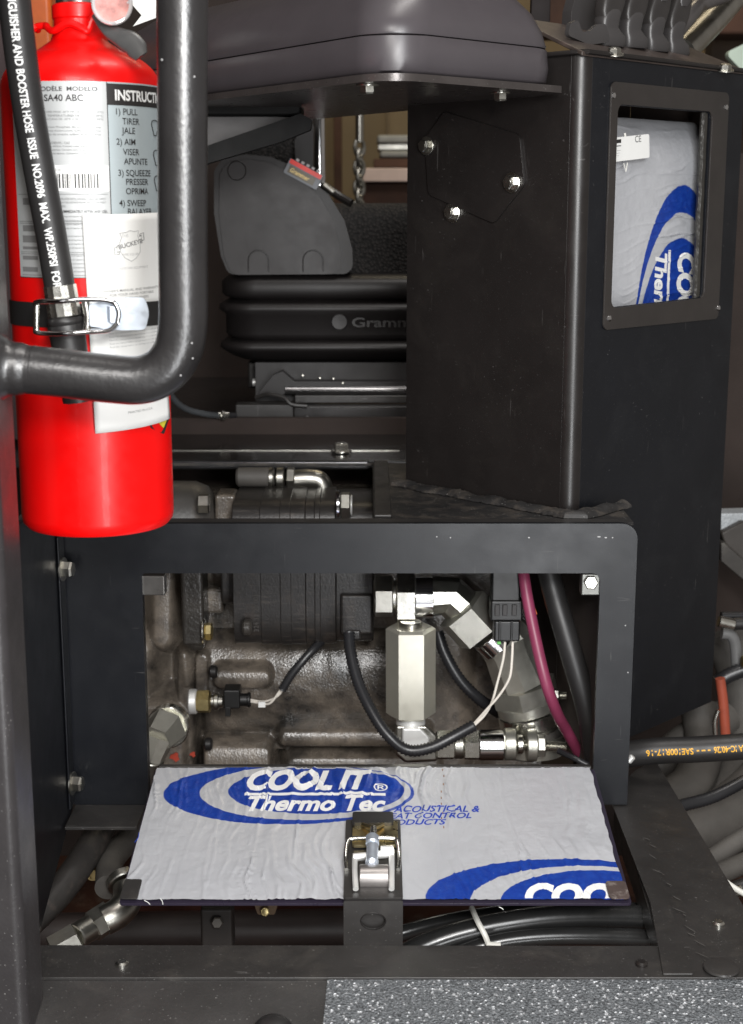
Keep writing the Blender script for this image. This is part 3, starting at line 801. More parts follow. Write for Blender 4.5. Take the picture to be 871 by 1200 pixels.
def itext(s, xl, xr, ytop, length, bold=.05, shear=.25, nm="lettering"):
    # letters' tops to the right, reading downwards; xl = baseline, xr = cap height
    a_ = ip(xl, ytop+20)[0]; b_ = ip(xr, ytop+20)[0]; zt_ = ip((xl+xr)/2, ytop)[1]
    m = text(s, 1, bold, shear); m = fit_w(m, 0, length, 0, b_-a_)
    bm = bmesh.new(); vs_ = [bm.verts.new((a_+v.y, zt_-v.x, 0)) for v in m[0]]
    for f in m[1]:
        try: bm.faces.new([vs_[i] for i in f])
        except ValueError: pass
    for _ in range(6):
        es = [e for e in bm.edges if e.calc_length() > .0025]
        if not es: break
        bmesh.ops.subdivide_edges(bm, edges=es, cuts=1); bmesh.ops.triangulate(bm, faces=[f for f in bm.faces if len(f.verts) > 3])
    bm.verts.index_update()
    r_ = obj(nm, ([isurf(v.co.x, v.co.y, .0007) for v in bm.verts], [tuple(v.index for v in f.verts) for f in bm.faces]), INKW, t, smooth=False); bm.free(); return r_
itext("COOL IT", 793, 815, 296, .178)
itext("Thermo Tec", 767, 781, 297, .180, .035, .2)
l0 = ip(783, 293); l1 = ip(788, 640)
obj("underline", ([isurf(l0[0]+(l1[0]-l0[0])*0+.0*k+dx, l0[1]-.004*k, .0007) for k in range(60) for dx in (0, .0065)], [(2*k, 2*k+1, 2*k+3, 2*k+2) for k in range(59)]), INKW, t, smooth=False)
# dark back wall of the tower inside, and a pipe at the left of the window
o = obj("cable_loom", tube([rf.pt(x0w-.002, zt-.03, -.03), rf.pt(x0w+.004, zt-.09, -.04), rf.pt(x0w-.004, zt-.14, -.035), rf.pt(x0w+.006, zb+.06, -.04), rf.pt(x0w-.006, zb+.01, -.04)], .006, 10), M('loom_brown', (.10, .06, .045), .5)); tag(o, "brown wrapped cable at the left edge of the tower window", "cable")
q = rf.px(724, 258)
o = obj("cable_clip", prism(Frame(rf.pt(0, 0, -.03), rf.u, rf.v, rf.n), rrect(q[0]+.002, q[1]-.004, q[0]+.016, q[1]+.004, .001), c0=-.004, c1=0), M('clip_grey', (.12, .12, .12), .5)); tag(o, "small grey clip on the brown cable in the tower window", "clip")
# paper tag with CE mark
tgf = Frame(rf.pt(0, 0, -.012), (rf.u*math.cos(.09)+rf.v*math.sin(.09)), (rf.v*math.cos(.09)-rf.u*math.sin(.09)), rf.n)
c0 = tgf.px(718, 190); c1 = tgf.px(761, 157)
t = empty("paper_tag", tgf.pt(c0[0], c0[1]), "small white tag with CE mark hanging in the tower window", "tag")
obj("card", prism(tgf, rrect(c0[0]-.01, c0[1], c1[0], c1[1], .003), c0=-.0006, c1=0), WPAPER, t)
def tg(s, x, y, sz, mat=INK, bold=0):
    q_ = tgf.px(x, y); obj("lettering", mapm(text(s, sz, bold), lambda a_, b_: tgf.pt(q_[0]+a_, q_[1]+b_, .0003)), mat, t, smooth=False)
tg("CE", 744, 167, .013, INKG, .01)
obj("logo_bar", mapm(qd(0, 0, .012, .005), lambda a_, b_: tgf.pt(tgf.px(722, 168)[0]+a_, tgf.px(722, 168)[1]+b_, .0003)), INK, t, smooth=False)
obj("logo_bar", mapm(qd(0, 0, .012, .0016), lambda a_, b_: tgf.pt(tgf.px(722, 172)[0]+a_, tgf.px(722, 172)[1]+b_, .0003)), INKG, t, smooth=False)
for k in range(3):
    obj("print_line", mapm(qd(0, 0, .011-.002*k, .0005), lambda a_, b_: tgf.pt(tgf.px(722, 177+k*3)[0]+a_, tgf.px(722, 177+k*3)[1]+b_, .0003)), INKL, t, smooth=False)
q = tgf.px(735, 190)
obj("tie_loop", tube([tgf.pt(q[0]-.004, q[1]-.001, -.003), tgf.pt(q[0]+.001, q[1]-.013, -.003), tgf.pt(q[0]+.005, q[1]-.001, -.003)], .0008, 6, smooth_path=False), WPLAST, t)
obj("tie_loop", tube([tgf.pt(q[0]+.001, q[1]+.032, -.003), tgf.pt(q[0]+.0, q[1]+.040, -.003)], .0015, 6, smooth_path=False), WPLAST, t)

obj("inner_back", prism(Frame(rf.pt(0, 0, -.20), rf.u, rf.v, rf.n), [(.008, -.3), (.3935, -.3), (.3935, TZ1-.01), (.008, TZ1-.01)], c0=-.003, c1=0), DARKB, tower)
obj("inner_side", prism(Frame(rf.pt(.395, 0, -.20), (rf.n), (0, 0, 1)), [(0, -.3), (.195, -.3), (.195, TZ1-.02), (0, TZ1-.02)], c0=-.001, c1=.001), DARKB, tower)
obj("inner_roof", prism(Frame(rf.pt(0, TZ1-.02, 0), rf.u, -rf.n), [(.01, .005), (.39, .005), (.39, .2), (.01, .2)], c0=-.001, c1=.001), DARKB, tower)
# hexagonal cover on the left face with bolts
cf = Frame(lf.pt(0, 0, 0), lf.u, lf.v, lf.n)
hp = [cf.px(*q) for q in ((500, 163), (523, 131), (611, 158), (617, 216), (581, 262), (504, 228))]
hxf = round_poly(hp, .012, 5)
obj("cover_plate", prism(cf, hxf, c0=.0003, c1=.0045), BLACK, tower, bevel=.0016, bseg=3)
for (x, y, m_, r_) in ((503, 171, STEELD, .0095), (603, 214, STEEL, .010), (531, 249, STEEL, .010)):
    q = cf.px(x, y); bolt(tower, cf.pt(q[0], q[1], .0046 if x != 531 else .0003), cf.n, r_, m_, True, .009)
# lid and lever plate on top
lp = Frame((0, 0, 0), (1, 0, 0), (0, 1, 0))
top = [rf.pt(-.008, TZ1, .003), rf.pt(.405, TZ1, .003), rf.pt(.40, TZ1+.055, -.13), rf.pt(.03, TZ1+.06, -.15)]
tv = [Vector(p) for p in top]; tvb = [p-Vector((0, 0, .006)) for p in tv]
obj("top_plate", (tv+tvb, [(0,1,2,3), (7,6,5,4), (0,4,5,1), (1,5,6,2), (2,6,7,3), (3,7,4,0)]), M('lid_brownish', (.05, .038, .033), .42, bs=300, dust=(.11, .08, .07), vs=8), tower, bevel=.0015)
obj("lid_rim", tube([lf.pt(.18, TZ1+.0, .004), lf.pt(.01, TZ1, .004), rf.pt(.0, TZ1, .006), rf.pt(.40, TZ1, .004)], .0035, 8, smooth_path=False), BLACK, tower)
for (x, y) in ((720, 61), (850, 80)):
    q = P(x, y, 2.02+ (0.03 if x < 800 else .22)); bolt(tower, q+Vector((0, 0, -.004)), (0, -.3, 1), .009, STEELD, True, .008)

# hand levers with rubber boots
levm = M("lever_grey_plastic", (.045, .042, .042), .38, bs=500, bd=.0001, var=.1)
levb = M("lever_black_boot", (.03, .027, .026), .42, bs=300, bd=.0001)
def lever(x, y, s, Y):
    """x, y sight line of the boot foot centre"""
    p = P(x, y, Y); k = s
    t = empty("control_lever", p, "", "control lever", "hand levers in a row on the tower top")
    def body(nm, secs, mat, e=.6):
        rings = []
        for z_, ox, hw, hd in secs:
            rg = []
            for q_ in range(28):
                u_ = 2*math.pi*q_/28; c_, s_ = math.cos(u_), math.sin(u_)
                a_ = math.copysign(abs(c_)**e, c_)*hw+ox; b_ = math.copysign(abs(s_)**e, s_)*hd
                rg.append(p+Vector((.82*a_+.57*b_, .57*a_-.82*b_, z_))*k)
            rings.append(rg)
        return obj(nm, loft(rings), mat, t, angle=50)
    body("boot", [(0, .002, .021, .013), (.003, .002, .0225, .0145), (.014, .001, .022, .0145), (.020, -.003, .019, .013), (.026, -.006, .016, .012), (.034, -.006, .017, .0135), (.044, -.003, .0165, .0135), (.052, .0, .014, .012), (.057, .002, .009, .009)], levm)
    body("stem", [(.030, -.005, .013, .0115), (.046, -.004, .0195, .0125), (.060, .0, .021, .0125), (.085, .008, .018, .012), (.110, .016, .015, .011)], levb, .5)
    body("grip", [(.072, .004, .008, .0138), (.078, .006, .013, .0142), (.10, .013, .0155, .0145), (.14, .024, .0165, .0145), (.18, .034, .0165, .0145), (.20, .038, .012, .012)], levm, .55)
    return t
lv = []
for i, (x, y, s) in enumerate(((714, 55, 1.0), (741, 57, .98), (767, 61, .97), (791, 65, .96))):
    l = lever(x, y, s, 2.13+.045*i); lv.append(l)
body_bm = prism(Frame(P(672, 38, 2.2), (.82, .57, 0), (0, 0, 1), (.57, -.82, 0)), round_poly([(-.006, -.004), (.03, -.006), (.05, .03), (.06, .12), (.02, .12), (.006, .06), (-.004, .03)], .01, 5), c0=-.02, c1=0)
t = empty("rear_lever_guard", P(680, 38, 2.2), "tall dark curved guard at the left end behind the hand levers", "guard")
obj("guard_shell", body_bm, levm, t, bevel=.006, bseg=3)
lv[0]['label'] = "nearest grey hand lever on the tower top, leftmost of four"
lv[1]['label'] = "second grey hand lever from the left on the tower top"
lv[2]['label'] = "third grey hand lever from the left on the tower top"
lv[3]['label'] = "rightmost grey hand lever on the tower top beside the round rail"
t = empty("lever_shroud", P(680, 40, 2.12), "scalloped grey shroud left of the hand levers on the tower top", "shroud")
fs = Frame(P(690, 42, 2.09), (.82, .57, 0), (0, 0, 1), (.57, -.82, 0))
obj("shroud_shell", prism(fs, round_poly([(-.040, -.002), (-.036, .014), (-.022, .020), (-.014, .004), (0, .006), (.014, .016), (.03, .018), (.04, -.006), (0, -.012)], .006, 5), c0=-.006, c1=.002), levm, t, bevel=.003)

# tubular rails at the top right
o = obj("grab_rail", tube([P(798, 62, 2.55), P(830, 30, 2.7), P(880, -25, 2.9)], .024, 24, smooth_path=False), STEELD); tag(o, "thick grey round rail rising to the top right corner", "rail")
o = obj("thin_rail", tube([P(790, 40, 2.5), P(812, 14, 2.55), P(822, 4, 2.6), P(850, -6, 2.65)], .014, 18), M('rail_grey_dark', (.16, .15, .15), .3, .6)); tag(o, "thinner bent dark rail behind the hand levers", "rail")
o = obj("hood_post", bx(2.35, 622, -60, 647, 40, .02), M('post_dark_trans', (.02, .016, .016), .7, spec=.2), bevel=.002); tag(o, "flat dark upright post between the grey hood and the tower", "post")

# ================================================================== HOOD (dash) and its base plate
hc = [(-.2316-.25*.57, 2.143+.25*.82), (.0196, 1.785), (.2488, 2.0), (.02, 2.50), (-.25, 2.60)]
hc = [(-.42, 2.42), (.0196, 1.785), (.2488, 2.0), (.10, 2.30), (-.10, 2.60), (-.42, 2.60)]
def inset(poly, d):
    out = []; m = len(poly)
    for i in range(m):
        p0, p1, p2 = Vector(poly[i-1]), Vector(poly[i]), Vector(poly[(i+1) % m])
        e1 = (p1-p0).normalized(); e2 = (p2-p1).normalized()
        n1 = Vector((-e1.y, e1.x)); n2 = Vector((-e2.y, e2.x))
        b_ = (n1+n2); b_ /= max(1+n1.dot(n2), .3)
        out.append(tuple(p1+b_*d))
    return out
hood = empty("dash_hood", (0, 2.1, .144), "smooth grey plastic hood with a rounded nose on a flat metal plate", "hood")
rr = [.02, .055, .03, .02, .02, .02]
hcp = inset(hc, -.004)
pl = Frame((0, 0, .1445), (1, 0, 0), (0, 1, 0), (0, 0, 1))
obj("base_plate", prism(pl, round_poly(hcp, [.02, .05, .006, .02, .02, .02], 10), c0=0, c1=.009), M('plate_edge_satin', (.06, .052, .05), .3, .3, bs=160, bd=.0003, speck=.4), hood, bevel=.0012)
def ring(d, z, r_=None):
    return [Vector((x, y, z)) for x, y in round_poly(inset(hc, d), r_ or [.02, .06, .055, .02, .02, .02], 12)]
obj("hood_lower", loft([ring(.010, .1542), ring(.003, .158), ring(.001, .175), ring(.003, .1985), ring(.006, .200)]), PLASTIC, hood, angle=60)
obj("hood_upper", loft([ring(.0045, .2010), ring(.004, .2035), ring(.009, .222), ring(.02, .245), ring(.04, .268), ring(.075, .290), ring(.11, .30)]), PLASTIC, hood, angle=60)
q = P(431, 107, 1.86); bolt(hood, Vector((q.x, q.y, .1445)), (0, 0, -1), .010, STEELD, True, .009)
q = P(591, 117, 1.98); bolt(hood, Vector((.170, 1.985, .1445)), (0, 0, -1), .009, STEELD, True, .009)
# diagonal arm and side cheek under the hood
arf = front(2.28)
t = empty("hood_bracket", P(300, 170, 2.28), "black diagonal bracket with a grey cheek under the hood", "bracket")
obj("diagonal_arm", prism(arf, round_poly([arf.px(*q) for q in ((190, 205), (245, 170), (352, 133), (366, 140), (364, 152), (330, 166), (245, 191), (190, 215))], .004), c0=-.03, c1=0), M("arm_deep_black", (.004, .004, .004), .6, spec=.2), t, bevel=.002)
obj("cheek", prism(front(2.31), [front(2.31).px(*q) for q in ((200, 134), (244, 133), (345, 138), (300, 160), (245, 180), (200, 200))], c0=-.02, c1=0), M('cheek_grey', (.07, .066, .066), .45), t)
obj("cross_block", bx(2.29, 190, 112, 353, 136, .1), bpy.data.materials["arm_deep_black"], t, bevel=.006)

# ================================================================== SEAT
seat = empty("operator_seat", (-.1, 2.95, -.44), "black operator seat with side cover, ribbed suspension bellows and slide rails", "seat")
SY = 2.86
af = front(SY)
arm = round_poly([af.px(*q) for q in ((251, 200), (262, 184), (290, 181), (318, 184), (352, 199), (384, 226), (404, 258), (413, 292), (414, 321), (268, 322), (259, 300), (251, 250))], .02, 5)
arm2 = round_poly([af.px(*q) for q in ((258, 203), (268, 190), (290, 187), (315, 190), (346, 205), (374, 229), (391, 258), (399, 290), (400, 321), (272, 322), (263, 300), (257, 250))], .02, 5)
obj("side_cover", prism(af, arm, c0=-.10, c1=0), SEATP, seat, bevel=.012, bseg=4)
cov = obj("cover_face", prism(af, arm2, c0=.0, c1=.006), M('cover_face_plastic', (.015, .012, .012), .45, bs=500, bd=.0001, var=.08), seat, bevel=.004, bseg=3)
q = af.px(278, 200)
obj("plug_ring", loft([[af.pt(a_, b_, .0062) for a_, b_ in circ(q[0], q[1], .0185, 28)], [af.pt(a_, b_, .0075) for a_, b_ in circ(q[0], q[1], .0175, 28)], [af.pt(a_, b_, .0062) for a_, b_ in circ(q[0], q[1], .0165, 28)]], cap0=False, cap1=False), BLACK, seat)
for cx_ in (303, 367):
    c_ = af.px(cx_, 305); pts = [af.pt(c_[0]-.0195, c_[1]-.022, .0063)] + [af.pt(c_[0]-.0195*math.cos(a_), c_[1]+.0195*math.sin(a_), .0063) for a_ in [math.pi*k/10 for k in range(11)]] + [af.pt(c_[0]+.0195, c_[1]-.022, .0063)]
    obj("arch_groove", tube(pts, .0013, 6, smooth_path=False), INK, seat)
m = text("Grammer", .022, .0, .2); q = af.px(305, 258)
obj("embossed_mark", mapm(m, lambda a_, b_: af.pt(q[0]+a_*.8, q[1]+b_*.8, .0064)), SEATP, seat, smooth=False)
# small weight display
dq0 = Vector(P(337, 196, SY-.015)); du = (P(370, 214, SY-.015)-dq0).normalized(); dvn = du.cross(Vector((0, -1, 0)))*-1
ds = Frame(dq0, du, Vector((0, -1, 0)).cross(du)*-1 if False else Vector((-du.z, 0, du.x)), (0, -1, 0))
disp = obj("display_body", prism(ds, rrect(-.003, -.012, .068, .018, .003), c0=-.03, c1=0), M('display_grey', (.16, .17, .19), .4), seat, bevel=.002)
obj("display_bar", prism(ds, rrect(-.001, .009, .066, .0175, .001), c0=.0003, c1=.0015), M('display_red', (.75, .03, .02), .3), disp)
obj("display_glass", prism(ds, rrect(.003, -.008, .058, .0065, .001), c0=.0003, c1=.001), M('display_dark', (.09, .075, .045), .3), disp)
obj("display_text", mapm(text("Grammer", .0115, .02, .2), lambda a_, b_: ds.pt(.006+a_*.88, -.0045+b_, .0014)), M('ink_gold', (.75, .55, .2), .4), disp, smooth=False)
for k in range(5):
    obj("display_pin", prism(ds, rrect(.008+k*.011, .019, .014+k*.011, .0235, .0008), c0=-.012, c1=-.002), INKL, disp)
obj("lever_arm", tube([P(378, 216, SY), P(398, 230, SY-.01), P(412, 238, SY-.02)], .008, 10), BLACK, seat)
obj("lever_tip", cyl(P(379, 216, SY-.01), P(392, 226, SY-.012), .0055, 12), STEELD, seat)
# cushion and back
cu = []
for k in range(9):
    zz = P(440, 325, 2.95).z + (P(440, 238, 2.95).z-P(440, 325, 2.95).z)*min(1, k/7.5); ins_ = 0 if k < 6 else (k-5)**2*.004
    cu.append([Vector((x, y, zz)) for x, y in round_poly([(-.11+ins_, 2.94+ins_), (.40, 2.94+ins_), (.40, 3.4), (-.11+ins_, 3.4)], .03, 5)])
obj("cushion", loft(cu), FABRIC, seat, angle=80)
bf_ = front(3.02)
obj("back_rest", prism(bf_, round_poly([bf_.px(*q) for q in ((280, 320), (270, 190), (288, 150), (330, 130), (362, 140), (352, 215), (345, 320))], .04, 6), c0=-.09, c1=0), FABRIC, seat, bevel=.02, bseg=4)
obj("back_shell", prism(front(2.98), round_poly([front(2.98).px(*q) for q in ((348, 230), (345, 165), (357, 140), (368, 145), (366, 235))], .01, 4), c0=-.05, c1=0), SEATP, seat, bevel=.008)
obj("chrome_post", cyl(P(375, 240, 3.1), P(374, 120, 3.1), .012, 20), CHROME, seat)
# bellows
def zz(y): return P(400, y, 2.86).z
bel = [(322, .02), (326, .002), (331, -.006), (345, -.006), (349, .0), (352, .014), (355, .002), (358, -.010), (364, -.012), (370, .0), (392, .0), (396, .004), (399, .012), (401, .002), (404, -.010), (409, -.011), (413, -.004), (420, .012), (425, .03)]
br = []
for y_, d_ in bel:
    z_ = zz(y_)
    br.append([Vector((x, y, z_ - .012*max(0, -(x+.05))*0)) for x, y in round_poly([(-.292+d_, 2.86+d_), (.40, 2.86+d_), (.40, 3.35), (-.292+d_, 3.35)], [.07, .02, .02, .07], 10)])
bellow = obj("bellows", loft(br), SEATP, seat, angle=75)
q = front(2.858)
c_ = q.px(398, 377)
obj("embossed_badge", loft([[q.pt(a_, b_, .0) for a_, b_ in circ(c_[0], c_[1], .016, 24)], [q.pt(a_, b_, .004) for a_, b_ in circ(c_[0], c_[1], .0145, 24)], [q.pt(a_, b_, .0035) for a_, b_ in circ(c_[0], c_[1], .005, 24)]]), SEATP, bellow)
c_ = q.px(412, 383)
obj("embossed_letters", mapm(text("Grammer", .032, .02, 0), lambda a_, b_: q.pt(c_[0]+a_*1.2, c_[1]+b_*.8, .0012)), M('letter_dark_grey', (.014, .012, .012), .45), bellow, smooth=False)
# rails and linkage
obj("upper_rail", cyl(P(334, 456, 2.84), P(560, 456, 2.84), .012, 18), M('rail_satin', (.16, .155, .155), .22, .9), seat)
obj("rail_bracket", prism(front(2.83), round_poly([front(2.83).px(*q_) for q_ in ((302, 462), (320, 440), (331, 435), (345, 447), (560, 447), (560, 452), (340, 456), (330, 464))], .003), c0=-.03, c1=0), SEATP, seat, bevel=.003)
obj("slide_channel", bx(2.79, 276, 474, 344, 496, .04), BLACKW, seat, bevel=.003)
obj("slide_rail", bx(2.80, 344.5, 476, 600, 495, .035), M('slide_dark', (.03, .028, .028), .35, .3), seat, bevel=.002)
obj("slide_bar", bx(2.83, 345, 463, 600, 473, .03), STEELD if False else BLACKW, seat, bevel=.003)
obj("front_post", bx(2.95, 339, 424, 347, 446, .02), STEELD, seat, bevel=.002)
obj("linkage_block", bx(2.98, 291, 424, 318, 455, .05), BLACKW, seat, bevel=.004)
obj("linkage_pin", cyl(P(296, 448, 2.9), P(306, 448, 2.9), .008, 14), WHITEB, seat)
obj("release_bar", tube([P(300, 466, 2.82), P(315, 462, 2.80), P(333, 466, 2.79), P(342, 474, 2.785), P(360, 476, 2.785)], .004, 8), BLACKW, seat)
obj("rail_hole", cyl(P(360, 489, 2.802), P(360, 489, 2.797), .005, 14), INK, seat)
for (x, y) in ((375, 443), (391, 444), (402, 449), (355, 440)):
    obj("rivet", cyl(P(x, y, 2.832), P(x, y, 2.822), .0028, 10), STEELD, seat)
obj("lower_base", bx(2.87, 300, 425, 700, 470, .3), INK, seat)
cb = empty("seat_cable", P(255, 487, 2.7), "thin black cable with silver ferrule running to the seat slide rail", "cable")
obj("cable_sheath", tube([P(196, 440, 2.66), P(200, 462, 2.68), P(216, 478, 2.7), P(240, 485, 2.72), P(256, 487, 2.74)], .0062, 10, corr=(.012, .0006)), M('cable_grey', (.07, .075, .08), .3), cb)
obj("ferrule", join(cyl(P(254, 487, 2.74), P(268, 486.5, 2.75), .0075, 14), cyl(P(258, 487, 2.742), P(263, 487, 2.746), .0105, 14)), STEEL, cb)
obj("cable_end", cyl(P(267, 487, 2.75), P(277, 487, 2.76), .006, 12), CONDUIT, cb)

# ================================================================== PILLAR, HANDRAIL
PX = P(22, 600, 1.455).x
t = empty("support_pillar", (PX-.06, 1.44, -1.5), "dark satin vertical pillar along the left edge of the picture", "pillar")
pp = round_poly([(PX-.14, 1.38), (PX, 1.38), (PX, 1.46), (PX-.14, 1.46)], [.01, .012, .008, .01], 8)
obj("pillar_tube", loft([[Vector((x, y, -1.5)) for x, y in pp], [Vector((x, y, .6)) for x, y in pp]]), M('pillar_paint', (.034, .031, .032), .38, bs=260, bd=.00025, rv=.05, speck=.5, var=.2), t, angle=60)
rail = empty("handrail", P(214, 330, 1.42), "black bent tubular handrail in front of the fire extinguisher", "handrail")
RY = 1.42
path = [P(*q, RY) for q in ((214, -60), (214, 60), (214, 180), (214.5, 300), (215, 350), (214, 385), (208, 412), (192, 434), (166, 445), (130, 444), (70, 437), (12, 431))]
obj("rail_tube", tube(path, .0238, 40, sub=10), PIPE, rail, angle=80)
w0 = P(-14, 430, RY); w1 = P(40, 433.5, RY)
def weldr(f): return .0242 + .020*(1-f)**2.5
prof = [(k/12, weldr(k/12) + .0008*math.sin(k*5)) for k in range(13)]
obj("weld_collar", lathe(w0, w1, prof, 40), PIPE, rail, angle=80)
for (x, y) in ((225, 402), (212, 440), (226, 420), (190, 70), (228, 90), (150, 3)):
    p = P(x, y, RY-.021); obj("paint_chip", lathe(p, p+Vector((0, -.0012, 0)), [(0, .0010), (1, .0006)], 8), INKL, rail)

# ================================================================== FIRE EXTINGUISHER
EX, EY, ER = -.3195, 1.66, .0875
dl = math.atan2(-EX, EY)
def em(s, z, c=0.0):
    f = s/ER+dl; return Vector((EX+(ER+c)*math.sin(f), EY-(ER+c)*math.cos(f), z))
def eq(px_, py_, c=0.0):
    d = ray(px_, py_); r = ER+c
    a_ = d.x**2+d.y**2; b_ = -2*(d.x*EX+d.y*EY); c_ = EX**2+EY**2-r*r
    D = b_*b_-4*a_*c_
    if D < 0: t_ = -b_/(2*a_)
    else: t_ = (-b_-math.sqrt(D))/(2*a_)
    p = d*t_; f = math.atan2(p.x-EX, -(p.y-EY)); return ((f-dl)*ER, p.z)
EZ0, EZ1 = eq(115, 631)[1], .122
ext = empty("fire_extinguisher", (EX, EY, EZ0), "glossy red fire extinguisher with silver instruction label strapped behind the handrail", "fire extinguisher")
H = EZ1-EZ0
bp = [(0, .02), (.0, ER-.006), (.006/H, ER-.001), (.014/H, ER), (1, ER)]
for k in range(1, 13):
    a_ = k/12*math.pi/2*.80; bp.append((1+.043*math.sin(a_)/H, .030+(ER-.030)*math.cos(a_)))
bp += [(1+.052/H, .0315), (1+.062/H, .0275), (1+.082/H, .0265)]
obj("cylinder_body", lathe((EX, EY, EZ0), (EX, EY, EZ1), bp, 96), RED, ext, angle=40)
zc = EZ1+.076
cx = Vector((EX, EY, 0))
obj("neck_collar", lathe(cx+Vector((0, 0, zc-.002)), cx+Vector((0, 0, zc+.014)), [(0, .027), (.1, .0285), (.9, .0285), (1, .0265)], 48), RED, ext, angle=30)
obj("neck_ring", lathe(cx+Vector((0, 0, zc+.013)), cx+Vector((0, 0, zc+.024)), [(0, .0225), (.3, .024), (1, .0235)], 40), STEEL, ext)
obj("valve_nut", hexn(cx+Vector((0, 0, zc+.024)), cx+Vector((0, 0, zc+.048)), .0315, rot=.35), STEEL, ext, angle=25)
obj("valve_body", box(EX-.02, EX+.075, EY-.022, EY+.022, zc+.048, zc+.1), STEELD, ext, bevel=.004)
# red seal tab wrapped round the neck
tb = []
for k in range(15):
    f = -1.75+k/14*2.35; z_ = zc-.012+.0035*math.sin(k*.9) + (.012 if k > 12 else 0)
    rr_ = .036 if k > 1 else .045
    tb.append(cx+Vector((rr_*math.sin(f+dl), -rr_*math.cos(f+dl), z_)))
obj("seal_band", tube(tb, .0038, 10), RED, ext)
obj("seal_tail", tube([cx+Vector((-.044, -.02, zc-.014)), cx+Vector((-.05, -.015, zc-.006)), cx+Vector((-.055, -.02, zc-.01))], .003, 8), RED, ext)
# gauge
gc = P(131, 4, 1.57)
gn = Vector((.25, -1, -.25)).normalized()
gau = obj("pressure_gauge", lathe(gc-gn*.012, gc+gn*.004, [(0, .017), (.2, .0205), (.85, .0205), (1, .0185)], 36), CHROME, ext)
obj("gauge_face", lathe(gc+gn*.0035, gc+gn*.0046, [(0, .0172), (1, .0172)], 32), M('gauge_face_red', (.6, .25, .22), .4, vs=60, var=.5), gau)
obj("gauge_rim", tube([gc+gn*.005+(Vector((math.cos(u), 0, math.sin(u)))+gn*(-gn.dot(Vector((math.cos(u), 0, math.sin(u)))))).normalized()*.019 for u in [2*math.pi*k/32 for k in range(33)]], .0022, 10, smooth_path=False), M('clear_rim', (.7, .66, .66), .08, .4), gau)
# carrying handle (lower lever), curved down to the right
hl = [P(112, 16, 1.60), P(126, 34, 1.585), P(142, 44, 1.575), P(156, 52, 1.57), P(166, 66, 1.565)]
V = []; path_ = spline(hl, 6); n = len(path_)
rings = []
for i, p in enumerate(path_):
    tdir = (path_[min(i+1, n-1)]-path_[max(i-1, 0)]).normalized(); nn = Vector((-tdir.z, 0, tdir.x)); wv = .0065+.0055*min(1, i/n*1.6)*(1 if i < n-3 else .75-.25*(i-n+3))
    rings.append([p+nn*wv*math.cos(u)+Vector((0, -.004, 0))*math.sin(u)*1.2 for u in [2*math.pi*k/14 for k in range(14)]])
obj("carry_handle", loft(rings), M('handle_grey', (.10, .10, .10), .3, bs=200, bd=.0001), ext, angle=70)
# labels
def on_ext(m, c): return [em(v.x, v.y, c) for v in m[0]], m[1]
def rect_ext(name, s0, z0, s1, z1, c, mat, parent=None, n=24):
    m = grid(lambda a_, b_: Vector((s0+(s1-s0)*a_, z0+(z1-z0)*b_, 0)), n, 2)
    return obj(name, on_ext(m, c), mat, parent or ext)
sL = eq(25, 325)[0]; sD = eq(125, 110)[0]; zT = eq(100, 95)[1]; zB = eq(60, 326)[1]; sR = sD+.085
lab = rect_ext("instruction_label", sL, zB, sD, zT, .0004, LABELM)
lab2 = rect_ext("instruction_label", sD, zB, sR, zT, .0004, LABELB); lab2['label'] = "blue grey label panel with use instructions"
rect_ext("label_rule", sD-.0003, zB, sD+.0007, zT, .0007, INK, lab2, 2)
hz0 = eq(150, 124)[1]
rect_ext("title_band", sD+.0007, hz0, sR-.001, zT-.0016, .0007, INK, lab2)
rect_ext("label_rule", sL, zB, sR, zB+.0008, .0007, INK, lab2)
def et(s, x, y, hpx, mat=INK, bold=0.0, sx=1.0, par=None, shear=0, width=None, c=.0011):
    """text baseline starts on the sight line x, y; hpx = cap height in picture points"""
    s0, z0 = eq(x, y); size = hpx/FPX*1.57/.72
    m = text(s, size, bold, shear, sx=sx, sub=.004)
    if width:
        s1 = eq(x+width, y)[0]; m = fit_w(m, 0, s1-s0, *( (0, size*.72)))
    m = shift(m, s0, z0)
    return obj("lettering", on_ext(m, c), mat, par or lab, smooth=False)
et("INSTRUCTIONS", 134, 117, 11.5, INKW, .03, .86, lab2)
for (x, y, s) in ((134, 134, "1) PULL"), (143, 145.5, "TIRER"), (143, 156.5, "JALE"), (136, 169.5, "2) AIM"), (144, 181.5, "VISER"), (145, 192.5, "APUNTE"),
                  (138, 206, "3) SQUEEZE"), (147, 216.5, "PRESSER"), (147, 227.5, "OPRIMA"), (139.5, 241.5, "4) SWEEP"), (149, 251.5, "BALAYER"), (149, 262, "BARRER")):
    et(s, x, y, 7.2, INK, .006, .93, lab2)
